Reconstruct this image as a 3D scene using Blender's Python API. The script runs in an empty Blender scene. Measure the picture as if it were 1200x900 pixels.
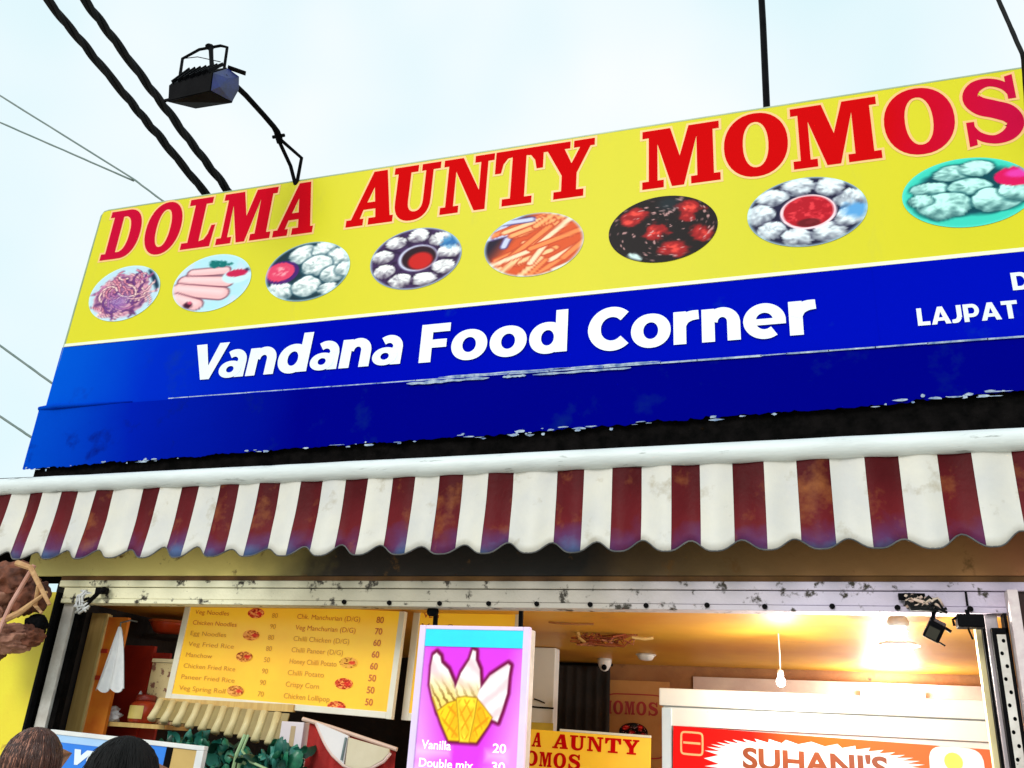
import bpy, bmesh, math, random
import numpy as np
from mathutils import Vector, Matrix, noise
from mathutils.geometry import tessellate_polygon

S = bpy.context.scene
COL = S.collection
random.seed(7)
R = math.radians

# ------------------------------------------------------------------ camera
cd = bpy.data.cameras.new('camera')
cam = bpy.data.objects.new('camera', cd)
COL.objects.link(cam)
cd.sensor_width = 36.0
cd.lens = 36.0 * 1040.0 / 1200.0
cd.clip_start = 0.05
cd.clip_end = 3000
right = Vector((0.9495004, 0.3081721, 0.05898264))
down = Vector((-0.06634708, 0.3809287, -0.9222209))
fwd = Vector((-0.30667094, 0.87173579, 0.38213827))
m = Matrix((right, -down, -fwd)).transposed().to_4x4()
m.translation = Vector((0, -4.4, 1.6))
cam.matrix_world = m
S.camera = cam

# ------------------------------------------------------------------ sky and sun (bright overcast)
w = bpy.data.worlds.new('World')
S.world = w
w.use_nodes = True
nt = w.node_tree
nt.nodes.clear()
out = nt.nodes.new('ShaderNodeOutputWorld')
mixs = nt.nodes.new('ShaderNodeMixShader')
bg1 = nt.nodes.new('ShaderNodeBackground')
bg2 = nt.nodes.new('ShaderNodeBackground')
sky = nt.nodes.new('ShaderNodeTexSky')
sky.sky_type = 'NISHITA'
sky.sun_disc = False
SUN_EL, SUN_AZ = R(29), R(194)          # azimuth measured from +Y clockwise: behind the camera
sky.sun_elevation = SUN_EL
sky.sun_rotation = SUN_AZ
sky.air_density = 1.2
sky.dust_density = 3.0
bg1.inputs['Strength'].default_value = 0.12
nt.links.new(sky.outputs['Color'], bg1.inputs['Color'])
tc = nt.nodes.new('ShaderNodeTexCoord')
nz = nt.nodes.new('ShaderNodeTexNoise')
nz.inputs['Scale'].default_value = 1.9
nz.inputs['Detail'].default_value = 3
nz.inputs['Roughness'].default_value = 0.55
nt.links.new(tc.outputs['Generated'], nz.inputs['Vector'])
mp = nt.nodes.new('ShaderNodeMapRange')
mp.inputs['From Min'].default_value = 0.34
mp.inputs['From Max'].default_value = 0.66
mp.inputs['To Min'].default_value = 0.0
mp.inputs['To Max'].default_value = 1.0
nt.links.new(nz.outputs['Fac'], mp.inputs['Value'])
cr = nt.nodes.new('ShaderNodeValToRGB')
cr.color_ramp.elements[0].color = (0.62, 0.87, 0.92, 1)
cr.color_ramp.elements[1].color = (0.95, 0.97, 0.985, 1)
nt.links.new(mp.outputs['Result'], cr.inputs['Fac'])
nt.links.new(cr.outputs['Color'], bg2.inputs['Color'])
bg2.inputs['Strength'].default_value = 0.97
mixs.inputs['Fac'].default_value = 0.93
nt.links.new(bg1.outputs['Background'], mixs.inputs[1])
nt.links.new(bg2.outputs['Background'], mixs.inputs[2])
nt.links.new(mixs.outputs['Shader'], out.inputs['Surface'])

sl = bpy.data.lights.new('sun', 'SUN')
sl.energy = 1.5
sl.angle = R(24)
sl.color = (1.0, 0.96, 0.90)
sun = bpy.data.objects.new('sun', sl)
COL.objects.link(sun)
sdir = Vector((math.sin(SUN_AZ) * math.cos(SUN_EL), math.cos(SUN_AZ) * math.cos(SUN_EL), math.sin(SUN_EL)))
sun.rotation_euler = (-sdir).to_track_quat('-Z', 'Y').to_euler()
sun.location = (0, -8, 12)

vs = S.view_settings
vs.view_transform = 'Standard'
vs.look = 'None'
vs.gamma = 1
vs.exposure = 0.18
vs.use_curve_mapping = False


# ------------------------------------------------------------------ helpers: colour and materials
def L(r, g, b):
    def f(c):
        c /= 255.0
        return c / 12.92 if c <= 0.04045 else ((c + 0.055) / 1.055) ** 2.4
    return (f(r), f(g), f(b), 1.0)


MATS = {}


def mat(name, c1, c2=None, scale=6.0, rough=0.6, metal=0.0, bump=0.0, bscale=40.0, spots=None, emit=0.0,
        stretch=(1, 1, 1), spec=0.5, lo=0.35, hi=0.65, detail=6, coat=0.0):
    """noise-mixed paint with optional spots = (colour, scale, threshold, softness)"""
    if name in MATS:
        return MATS[name]
    M = bpy.data.materials.new(name)
    M.use_nodes = True
    n = M.node_tree.nodes
    l = M.node_tree.links
    b = n['Principled BSDF']
    b.inputs['Roughness'].default_value = rough
    b.inputs['Metallic'].default_value = metal
    b.inputs['Specular IOR Level'].default_value = spec
    b.inputs['Coat Weight'].default_value = coat
    t = n.new('ShaderNodeTexCoord')
    mpn = n.new('ShaderNodeMapping')
    mpn.inputs['Scale'].default_value = stretch
    l.new(t.outputs['Object'], mpn.inputs['Vector'])
    if c2 is None:
        c2 = tuple(v * 0.8 for v in c1[:3]) + (1.0,)
    no = n.new('ShaderNodeTexNoise')
    no.inputs['Scale'].default_value = scale
    no.inputs['Detail'].default_value = detail
    no.inputs['Roughness'].default_value = 0.6
    l.new(mpn.outputs['Vector'], no.inputs['Vector'])
    mr = n.new('ShaderNodeMapRange')
    mr.inputs['From Min'].default_value = lo
    mr.inputs['From Max'].default_value = hi
    l.new(no.outputs['Fac'], mr.inputs['Value'])
    mx = n.new('ShaderNodeMix')
    mx.data_type = 'RGBA'
    mx.inputs[6].default_value = c1
    mx.inputs[7].default_value = c2
    l.new(mr.outputs['Result'], mx.inputs[0])
    c = mx.outputs[2]
    if spots:
        sc, ss, th, so = spots
        n2 = n.new('ShaderNodeTexNoise')
        n2.inputs['Scale'].default_value = ss
        n2.inputs['Detail'].default_value = 5
        n2.inputs['Roughness'].default_value = 0.65
        l.new(mpn.outputs['Vector'], n2.inputs['Vector'])
        m2 = n.new('ShaderNodeMapRange')
        m2.inputs['From Min'].default_value = th
        m2.inputs['From Max'].default_value = th + so
        l.new(n2.outputs['Fac'], m2.inputs['Value'])
        x2 = n.new('ShaderNodeMix')
        x2.data_type = 'RGBA'
        l.new(m2.outputs['Result'], x2.inputs[0])
        l.new(c, x2.inputs[6])
        x2.inputs[7].default_value = sc
        c = x2.outputs[2]
    l.new(c, b.inputs['Base Color'])
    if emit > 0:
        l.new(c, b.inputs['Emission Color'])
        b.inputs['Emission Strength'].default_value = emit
    if bump > 0:
        n3 = n.new('ShaderNodeTexNoise')
        n3.inputs['Scale'].default_value = bscale
        n3.inputs['Detail'].default_value = 4
        l.new(mpn.outputs['Vector'], n3.inputs['Vector'])
        bp = n.new('ShaderNodeBump')
        bp.inputs['Strength'].default_value = bump
        bp.inputs['Distance'].default_value = 0.02
        l.new(n3.outputs['Fac'], bp.inputs['Height'])
        l.new(bp.outputs['Normal'], b.inputs['Normal'])
    MATS[name] = M
    return M


def mat_attr(name, rough=0.35, emit=0.0):
    """printed picture: colour comes from the mesh's own colour attribute"""
    if name in MATS:
        return MATS[name]
    M = bpy.data.materials.new(name)
    M.use_nodes = True
    n, l = M.node_tree.nodes, M.node_tree.links
    b = n['Principled BSDF']
    a = n.new('ShaderNodeAttribute')
    a.attribute_name = 'Print'
    l.new(a.outputs['Color'], b.inputs['Base Color'])
    b.inputs['Roughness'].default_value = rough
    b.inputs['Specular IOR Level'].default_value = .06
    if emit:
        l.new(a.outputs['Color'], b.inputs['Emission Color'])
        b.inputs['Emission Strength'].default_value = emit
    MATS[name] = M
    return M


def mat_ramp(name, axis, stops, nscale=5.0, namp=0.5, rough=0.75, spots=None, bump=0.15):
    """paint whose colour changes along one axis of the object (wear, rust, print, painted-in sheen and glow), broken up by noise"""
    M = mat(name, (0.5, 0.5, 0.5, 1), rough=rough, bump=bump, bscale=30, spots=spots)
    n, l = M.node_tree.nodes, M.node_tree.links
    b = n['Principled BSDF']
    t = [k for k in n if k.type == 'TEX_COORD'][0]
    sep = n.new('ShaderNodeSeparateXYZ')
    l.new(t.outputs['Object'], sep.inputs[0])
    no = n.new('ShaderNodeTexNoise')
    no.inputs['Scale'].default_value = nscale
    no.inputs['Detail'].default_value = 5
    l.new(t.outputs['Object'], no.inputs['Vector'])
    ad = n.new('ShaderNodeMath')
    ad.operation = 'MULTIPLY_ADD'
    l.new(no.outputs['Fac'], ad.inputs[0])
    ad.inputs[1].default_value = namp * 2
    l.new(sep.outputs[axis], ad.inputs[2])
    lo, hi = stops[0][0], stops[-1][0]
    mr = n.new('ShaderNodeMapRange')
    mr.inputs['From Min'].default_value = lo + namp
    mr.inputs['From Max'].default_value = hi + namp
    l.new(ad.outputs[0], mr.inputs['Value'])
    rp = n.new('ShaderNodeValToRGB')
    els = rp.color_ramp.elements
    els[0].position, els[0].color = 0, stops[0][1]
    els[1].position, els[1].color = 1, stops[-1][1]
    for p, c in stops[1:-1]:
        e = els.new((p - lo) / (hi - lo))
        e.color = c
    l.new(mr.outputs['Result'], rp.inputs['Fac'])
    if spots:
        x2 = [k for k in n if k.type == 'MIX'][-1]
        l.new(rp.outputs['Color'], x2.inputs[6])
    else:
        l.new(rp.outputs['Color'], b.inputs['Base Color'])
    return M


# ------------------------------------------------------------------ helpers: objects
ORG = {}


def thing(name, label, cat, loc=(0, 0, 0), group=None, rot=None):
    o = bpy.data.objects.new(name, None)
    o.empty_display_size = 0.1
    COL.objects.link(o)
    o.location = loc
    ORG[o] = Vector(loc)
    if rot:
        o.rotation_euler = rot
        ORG[o] = Vector((0, 0, 0))          # rotated things are modelled in their own coordinates
    o['label'] = label
    o['category'] = cat
    if group:
        o['group'] = group
    return o


def local(o):
    ORG[o] = Vector((0, 0, 0))
    return o


class MB:
    def __init__(s):
        s.v, s.f, s.m = [], [], []

    def add(s, vs_, fs, mi=0):
        k = len(s.v)
        s.v += [tuple(p) for p in vs_]
        s.f += [tuple(i + k for i in f) for f in fs]
        s.m += [mi] * len(fs)
        return s

    def box(s, x0, x1, y0, y1, z0, z1, mi=0, bev=0.0):
        if bev > 0:
            bm = bmesh.new()
            bmesh.ops.create_cube(bm, size=1)
            for v in bm.verts:
                v.co = Vector(((x0 + x1) / 2 + v.co.x * (x1 - x0), (y0 + y1) / 2 + v.co.y * (y1 - y0),
                               (z0 + z1) / 2 + v.co.z * (z1 - z0)))
            bmesh.ops.bevel(bm, geom=list(bm.edges), offset=bev, segments=2, affect='EDGES', profile=0.6)
            bm.verts.index_update()
            s.add([v.co for v in bm.verts], [[v.index for v in f.verts] for f in bm.faces], mi)
            bm.free()
            return s
        v = [(x0, y0, z0), (x1, y0, z0), (x1, y1, z0), (x0, y1, z0), (x0, y0, z1), (x1, y0, z1), (x1, y1, z1), (x0, y1, z1)]
        f = [(0, 3, 2, 1), (4, 5, 6, 7), (0, 1, 5, 4), (1, 2, 6, 5), (2, 3, 7, 6), (3, 0, 4, 7)]
        return s.add(v, f, mi)

    def bar(s, p, q, wd, ht, mi=0, up=(0, 0, 1)):
        p, q = Vector(p), Vector(q)
        d = (q - p).normalized()
        u = Vector(up)
        if abs(d.dot(u)) > 0.97:
            u = Vector((0, 1, 0))
        a = d.cross(u).normalized() * wd / 2
        b_ = a.cross(d).normalized() * ht / 2
        v = [p - a - b_, p + a - b_, p + a + b_, p - a + b_, q - a - b_, q + a - b_, q + a + b_, q - a + b_]
        f = [(0, 1, 2, 3), (7, 6, 5, 4), (0, 4, 5, 1), (1, 5, 6, 2), (2, 6, 7, 3), (3, 7, 4, 0)]
        return s.add(v, f, mi)

    def tube(s, pts, r, n=8, mi=0, cap=True):
        pts = [Vector(p) for p in pts]
        rs = r if isinstance(r, (list, tuple)) else [r] * len(pts)
        vs_, fs = [], []
        d0 = (pts[1] - pts[0]).normalized()
        a = d0.orthogonal().normalized()
        for i, p in enumerate(pts):
            d = (pts[min(i + 1, len(pts) - 1)] - pts[max(i - 1, 0)]).normalized()
            a = (a - d * a.dot(d))
            a = a.normalized() if a.length > 1e-6 else d.orthogonal().normalized()
            b_ = d.cross(a)
            for k in range(n):
                t = 2 * math.pi * k / n
                vs_.append(p + (a * math.cos(t) + b_ * math.sin(t)) * rs[i])
        for i in range(len(pts) - 1):
            for k in range(n):
                fs.append((i * n + k, i * n + (k + 1) % n, (i + 1) * n + (k + 1) % n, (i + 1) * n + k))
        if cap:
            fs.append(tuple(reversed(range(n))))
            fs.append(tuple(range((len(pts) - 1) * n, len(pts) * n)))
        return s.add(vs_, fs, mi)

    def lathe(s, c, prof, n=16, mi=0, axis='z'):
        vs_, fs = [], []
        for r, h in prof:
            for k in range(n):
                t = 2 * math.pi * k / n
                a, b_ = r * math.cos(t), r * math.sin(t)
                p = {'z': (a, b_, h), 'y': (a, h, b_), 'x': (h, a, b_)}[axis]
                vs_.append((c[0] + p[0], c[1] + p[1], c[2] + p[2]))
        for i in range(len(prof) - 1):
            for k in range(n):
                fs.append((i * n + k, i * n + (k + 1) % n, (i + 1) * n + (k + 1) % n, (i + 1) * n + k))
        fs.append(tuple(reversed(range(n))))
        fs.append(tuple(range((len(prof) - 1) * n, len(prof) * n)))
        return s.add(vs_, fs, mi)

    def lump(s, c, r, seed=0, amp=0.25, fr=3.0, sub=3, mi=0, crease=0.0):
        bm = bmesh.new()
        bmesh.ops.create_icosphere(bm, subdivisions=sub, radius=1)
        for v in bm.verts:
            d = 1 + amp * noise.fractal(v.co * fr + Vector((seed * 7.3, seed * 3.1, seed)), 0.8, 2.0, 3)
            if crease:
                q = v.co * fr * 1.3 + Vector((seed, 4, seed * 2))
                w_ = Vector((noise.noise(q * .7), noise.noise(q * .7 + Vector((9, 0, 0))), 0)) * 1.4
                d += crease * (.45 - 1.7 * abs(noise.noise((q + w_ * .6) * .75)) + .12 - .4 * abs(noise.noise((q + w_) * 1.6)))
            v.co = Vector((c[0] + v.co.x * r[0] * d, c[1] + v.co.y * r[1] * d, c[2] + v.co.z * r[2] * d))
        bm.verts.index_update()
        s.add([v.co for v in bm.verts], [[v.index for v in f.verts] for f in bm.faces], mi)
        bm.free()
        return s

    def poly(s, loops, y, mi=0):
        """flat print: loops in (x, z), outer first then holes, facing -Y"""
        vl = [[Vector((p[0], p[1], 0)) for p in lp] for lp in loops]
        tr = tessellate_polygon(vl)
        flat = [p for lp in loops for p in lp]
        fs = []
        for t in tr:
            a, b_, c = [flat[i] for i in t]
            ar = (b_[0] - a[0]) * (c[1] - a[1]) - (b_[1] - a[1]) * (c[0] - a[0])
            if abs(ar) < 1e-12:
                continue
            fs.append(tuple(t) if ar > 0 else tuple(reversed(t)))
        return s.add([(p[0], y, p[1]) for p in flat], fs, mi)

    def prism(s, loop, y0, y1, mi=0):
        """outline in (x, z), CCW seen from -Y, given a thickness"""
        n = len(loop)
        s.poly([loop], y0, mi)
        k = len(s.v)
        s.v += [(p[0], y0, p[1]) for p in loop] + [(p[0], y1, p[1]) for p in loop]
        for i in range(n):
            j = (i + 1) % n
            s.f.append((k + j, k + i, k + n + i, k + n + j))
            s.m.append(mi)
        tr = tessellate_polygon([[Vector((p[0], p[1], 0)) for p in loop]])
        for t in tr:
            a, b_, c = [loop[i] for i in t]
            ar = (b_[0] - a[0]) * (c[1] - a[1]) - (b_[1] - a[1]) * (c[0] - a[0])
            t = tuple(reversed(t)) if ar > 0 else tuple(t)
            s.f.append(tuple(k + n + i for i in t))
            s.m.append(mi)
        return s

    def build(s, name, mats, parent=None, smooth=False, cols=None, org=None):
        root = parent
        while root is not None and root.parent is not None:
            root = root.parent
        off = ORG.get(root, Vector((0, 0, 0))) if root else (org or Vector((0, 0, 0)))
        me = bpy.data.meshes.new(name)
        me.from_pydata([tuple(Vector(p) - off) for p in s.v], [], s.f)
        if not isinstance(mats, (list, tuple)):
            mats = [mats]
        for q in mats:
            me.materials.append(q)
        if len(mats) > 1:
            me.polygons.foreach_set('material_index', s.m)
        if smooth:
            me.polygons.foreach_set('use_smooth', [True] * len(me.polygons))
        if cols is not None:
            ca = me.color_attributes.new('Print', 'FLOAT_COLOR', 'POINT')
            ca.data.foreach_set('color', np.asarray(cols, dtype=np.float32).ravel())
        me.update()
        o = bpy.data.objects.new(name, me)
        COL.objects.link(o)
        if parent is not None:
            o.parent = parent
        elif org:
            o.location = org
        return o


def tag(o, label, cat, group=None, kind=None):
    if label:
        o['label'] = label
    if cat:
        o['category'] = cat
    if group:
        o['group'] = group
    if kind:
        o['kind'] = kind
    return o


def clone(o, parent, dloc):
    c = o.copy()
    COL.objects.link(c)
    c.parent = parent
    c.location = Vector(o.location) + Vector(dloc)
    return c


# ------------------------------------------------------------------ lettering
def arc(cx, cz, rx, rz, a0, a1, n=14, p=2.0):
    o = []
    for i in range(n + 1):
        t = R(a0 + (a1 - a0) * i / n)
        c, s_ = math.cos(t), math.sin(t)
        o.append((cx + rx * math.copysign(abs(c) ** (2 / p), c), cz + rz * math.copysign(abs(s_) ** (2 / p), s_)))
    return o


def area(lp):
    return 0.5 * sum(lp[i][0] * lp[(i + 1) % len(lp)][1] - lp[(i + 1) % len(lp)][0] * lp[i][1] for i in range(len(lp)))


def ccw(lp):
    return lp if area(lp) > 0 else lp[::-1]


def thick(sp):
    """closed outline around a spine of (x, z, half width)"""
    P = []
    for i in range(len(sp) - 1):
        p0, p1, p2, p3 = sp[max(i - 1, 0)], sp[i], sp[i + 1], sp[min(i + 2, len(sp) - 1)]
        for k in range(6):
            t = k / 6
            P.append(tuple(0.5 * (2 * p1[j] + (p2[j] - p0[j]) * t + (2 * p0[j] - 5 * p1[j] + 4 * p2[j] - p3[j]) * t * t
                                  + (3 * p1[j] - p0[j] - 3 * p2[j] + p3[j]) * t ** 3) for j in range(3)))
    P.append(sp[-1])
    a, b_ = [], []
    for i, p in enumerate(P):
        q0, q1 = P[max(i - 1, 0)], P[min(i + 1, len(P) - 1)]
        dx, dz = q1[0] - q0[0], q1[1] - q0[1]
        ln = math.hypot(dx, dz) or 1
        nx, nz_ = -dz / ln * p[2], dx / ln * p[2]
        a.append((p[0] + nx, p[1] + nz_))
        b_.append((p[0] - nx, p[1] - nz_))
    return ccw(a + b_[::-1])


SL = 0.125


def glyph(c):
    """slab-serif capitals in a unit box: list of (outer, [holes])"""
    s = SL
    if c == 'O':
        return [(arc(.5, .5, .5, .53, 0, 360, 36, 2.15)[:-1], [arc(.5, .5, .2, .38, 0, 360, 28, 2.2)[:-1]])]
    if c == 'D':
        o = [(0, 0)] + [(.55, 0)] + arc(.52, .5, .48, .5, -80, 80, 18, 2.3) + [(.55, 1), (0, 1), (0, 1 - s), (.12, 1 - s), (.12, s), (0, s)]
        h = [(.40, s + .01), (.5, s + .01)] + arc(.47, .5, .22, .36, -75, 75, 12, 2.3) + [(.5, 1 - s - .01), (.40, 1 - s - .01)]
        return [(o, [h])]
    if c == 'L':
        return [([(0, 0), (.95, 0), (1, .42), (.88, .42), (.82, .25), (.72, .15), (.56, s), (.56, 1 - s), (.76, 1 - s), (.76, 1), (0, 1),
                  (0, 1 - s), (.2, 1 - s), (.2, s), (0, s)], [])]
    if c == 'M':
        return [([(0, 0), (.28, 0), (.28, s), (.20, s), (.20, .75), (.385, 0), (.54, 0), (.71, .80), (.71, s), (.63, s), (.63, 0), (1, 0),
                  (1, s), (.92, s), (.92, 1 - s), (1, 1 - s), (1, 1), (.61, 1), (.49, .50), (.37, 1), (0, 1), (0, 1 - s), (.085, 1 - s),
                  (.085, s), (0, s)], [])]
    if c == 'A':
        return [([(0, 0), (.37, 0), (.37, s), (.29, s), (.345, .29), (.60, .29), (.625, s), (.48, s), (.48, 0), (1, 0), (1, s), (.93, s),
                  (.76, 1), (.47, 1), (.10, s), (0, s)], [[(.405, .42), (.575, .42), (.525, .70)]])]
    if c == 'U':
        return [([(0, 1), (0, 1 - s), (.09, 1 - s)] + arc(.47, .33, .38, .36, 180, 360, 16, 2.3) +
                 [(.85, 1 - s), (1, 1 - s), (1, 1), (.60, 1), (.60, 1 - s), (.69, 1 - s)] + arc(.53, .33, .16, .20, 360, 180, 12, 2.3) +
                 [(.37, 1 - s), (.52, 1 - s), (.52, 1)], [])]
    if c == 'N':
        return [([(0, 0), (.36, 0), (.36, s), (.255, s), (.255, .76), (.67, 0), (.88, 0), (.88, 1 - s), (1, 1 - s), (1, 1), (.62, 1),
                  (.62, 1 - s), (.74, 1 - s), (.74, .36), (.38, 1), (0, 1), (0, 1 - s), (.10, 1 - s), (.10, s), (0, s)], [])]
    if c == 'T':
        return [([(.19, 0), (.80, 0), (.80, s), (.645, s), (.645, .87), (.74, .86), (.83, .76), (.87, .60), (1, .60), (1, 1), (0, 1),
                  (0, .60), (.13, .60), (.17, .76), (.26, .86), (.355, .87), (.355, s), (.19, s)], [])]
    if c == 'Y':
        return [([(.24, 0), (.81, 0), (.81, s), (.67, s), (.67, .42), (.92, 1 - s), (1, 1 - s), (1, 1), (.60, 1), (.60, 1 - s),
                  (.72, 1 - s), (.565, .60), (.42, 1 - s), (.53, 1 - s), (.53, 1), (0, 1), (0, 1 - s), (.09, 1 - s), (.385, .40),
                  (.385, s), (.24, s)], [])]
    if c == 'S':
        sp = thick([(.88, .70, .06), (.76, .86, .065), (.52, .945, .065), (.29, .89, .10), (.20, .74, .135), (.32, .60, .145), (.55, .51, .14),
                    (.77, .41, .145), (.84, .26, .14), (.72, .11, .10), (.48, .05, .065), (.24, .13, .065), (.11, .30, .06)])
        return [(sp, []), ([(.80, .64), (.93, .64), (.93, 1.02), (.80, 1.0)], []), ([(.06, -.02), (.19, 0), (.19, .36), (.06, .36)], [])]
    return []


def offset(lp, d):
    lp = ccw(lp)
    n = len(lp)
    r = []
    for i in range(n):
        a, b_, c = Vector(lp[i - 1]), Vector(lp[i]), Vector(lp[(i + 1) % n])
        e1, e2 = (b_ - a), (c - b_)
        if e1.length < 1e-9 or e2.length < 1e-9:
            r.append(tuple(b_))
            continue
        e1.normalize()
        e2.normalize()
        n1, n2 = Vector((e1.y, -e1.x)), Vector((e2.y, -e2.x))
        k = n1 + n2
        if k.length < 1e-6:
            r.append(tuple(b_ + n1 * d))
            continue
        k.normalize()
        r.append(tuple(b_ + k * d * min(1 / max(k.dot(n1), 0.3), 1.5)))
    return r


def slab(mb, c, x0, x1, z0, z1, y, mi=0, grow=0.0):
    for k, (o, hs) in enumerate(glyph(c)):
        tf = lambda lp: [(x0 + p[0] * (x1 - x0), z0 + p[1] * (z1 - z0)) for p in lp]
        o2 = ccw(tf(o))
        h2 = [ccw(tf(h)) for h in hs]
        if grow:
            o2 = offset(o2, grow)
            h2 = [offset(h, -grow) for h in h2]
        mb.poly([o2] + [h[::-1] for h in h2], y - 0.0004 * k, mi)


_cap = {}


def font_geo(txt, off=0.0, shear=0.0, space=1.0):
    cu = bpy.data.curves.new('tmp_text', 'FONT')
    cu.body = txt
    cu.offset = off
    cu.shear = shear
    cu.space_character = space
    cu.resolution_u = 5
    o = bpy.data.objects.new('tmp_text', cu)
    COL.objects.link(o)
    dg = bpy.context.evaluated_depsgraph_get()
    me = bpy.data.meshes.new_from_object(o.evaluated_get(dg))
    vs_ = [(v.co.x, v.co.y) for v in me.vertices]
    fs = [tuple(p.vertices) for p in me.polygons]
    bpy.data.objects.remove(o)
    bpy.data.curves.remove(cu)
    bpy.data.meshes.remove(me)
    return vs_, fs


def text(mb, txt, x0, x1, z0, cap, y, mi=0, off=0.0, shear=0.0, space=1.0, slope=0.0):
    """flat print fitted between x0 and x1, capitals cap high, on baseline z0"""
    k = (off, shear)
    if k not in _cap:
        hv, _ = font_geo('H', off, shear)
        _cap[k] = (min(p[1] for p in hv), max(p[1] for p in hv))
    b0, b1 = _cap[k]
    vs_, fs = font_geo(txt, off, shear, space)
    if not vs_:
        return
    a0, a1 = min(p[0] for p in vs_), max(p[0] for p in vs_)
    sx, sz = (x1 - x0) / (a1 - a0), cap / (b1 - b0)
    V = [(x0 + (p[0] - a0) * sx, y, z0 + (p[1] - b0) * sz + slope * (p[0] - a0) * sx) for p in vs_]
    F = []
    for f in fs:
        a, b_, c = V[f[0]], V[f[1]], V[f[2]]
        ar = (b_[0] - a[0]) * (c[2] - a[2]) - (b_[2] - a[2]) * (c[0] - a[0])
        F.append(f if ar > 0 else tuple(reversed(f)))
    mb.add(V, F, mi)


def smudge(mb, x0, x1, z0, h, y, mi=0, rnd=random):
    """a line of print too worn to read: short strokes of uneven height"""
    x = x0
    while x < x1:
        wd = h * rnd.uniform(.22, .5)
        hh = h * rnd.choice((.62, .66, .95))
        if rnd.random() < .14:
            x += h * .4
            continue
        mb.poly([[(x, z0), (x + wd * .45, z0), (x + wd * .45, z0 + hh), (x, z0 + hh)]], y, mi)
        mb.poly([[(x + wd * .45, z0 + hh * rnd.uniform(0, .55)), (x + wd, z0 + hh * .2), (x + wd, z0 + hh * .72), (x + wd * .45, z0 + hh * .8)]],
                y - .0002, mi)
        x += wd + h * .12


# ------------------------------------------------------------------ printed food pictures (numpy painting on a fine grid)
def _h(ix, iy, seed):
    v = np.sin(ix * 127.1 + iy * 311.7 + seed * 74.7) * 43758.5453
    return v - np.floor(v)


def vnoise(U, V, sc, seed):
    x, y = U * sc + 50, V * sc + 50
    ix, iy = np.floor(x), np.floor(y)
    fx, fy = x - ix, y - iy
    fx, fy = fx * fx * (3 - 2 * fx), fy * fy * (3 - 2 * fy)
    a, b_, c, d = _h(ix, iy, seed), _h(ix + 1, iy, seed), _h(ix, iy + 1, seed), _h(ix + 1, iy + 1, seed)
    return (a * (1 - fx) + b_ * fx) * (1 - fy) + (c * (1 - fx) + d * fx) * fy


def fbm(U, V, sc, seed):
    return (vnoise(U, V, sc, seed) * .55 + vnoise(U, V, sc * 2.1, seed + 3) * .3 + vnoise(U, V, sc * 4.3, seed + 9) * .15)


def put(C, mask, col):
    mask = np.clip(mask, 0, 1)[..., None]
    return C * (1 - mask) + np.array(col, float) * mask


def soft(d, e=.05):
    return np.clip(.5 - d / e, 0, 1)


def seg(U, V, a, b_):
    ax, ay = a
    bx, by = b_
    t = np.clip(((U - ax) * (bx - ax) + (V - ay) * (by - ay)) / ((bx - ax) ** 2 + (by - ay) ** 2), 0, 1)
    return np.hypot(U - ax - t * (bx - ax), V - ay - t * (by - ay)), t


def blob(C, U, V, c, r, col, dark, seed, amp=.35):
    """a pleated dumpling: folds run from its crown to the rim"""
    n = fbm(U, V, 4, seed)
    x, y = (U - c[0]) / r[0], (V - c[1]) / r[1]
    rad = np.hypot(x, y)
    d = rad + (n - .5) * amp
    C = put(C, soft(d - 1.08, .25) * .9, dark)
    an = np.arctan2(y - .15, x + .1)
    pl = .5 + .5 * np.sin(an * 7 + seed + 5 * rad)
    sh = np.clip(.84 + .32 * y - .55 * np.clip(rad - .55, 0, 1) + (fbm(U, V, 8, seed + 5) - .5) * .9 - .26 * pl * np.clip(1.1 - abs(rad - .5) * 2, 0, 1), 0, 1.08)
    sh = np.clip((sh - .12) * 1.35, 0, 1)[..., None]
    cc = np.array(col, float) * sh + (np.array(dark, float) * .6 + np.array(col, float) * .25) * (1 - sh)
    mk = soft(d - .97, .10)[..., None]
    return C * (1 - mk) + cc * mk


def sdf(U, V, P):
    d = np.full(U.shape, 1e9)
    s = np.ones(U.shape)
    n = len(P)
    for i in range(n):
        a, b_ = P[i], P[(i + 1) % n]
        q, _ = seg(U, V, a, b_)
        d = np.minimum(d, q)
        c1 = (a[1] > V) != (b_[1] > V)
        with np.errstate(divide='ignore', invalid='ignore'):
            xi = a[0] + (V - a[1]) * (b_[0] - a[0]) / ((b_[1] - a[1]) or 1e-9)
        s = np.where(c1 & (U < xi), -s, s)
    return d * s


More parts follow.
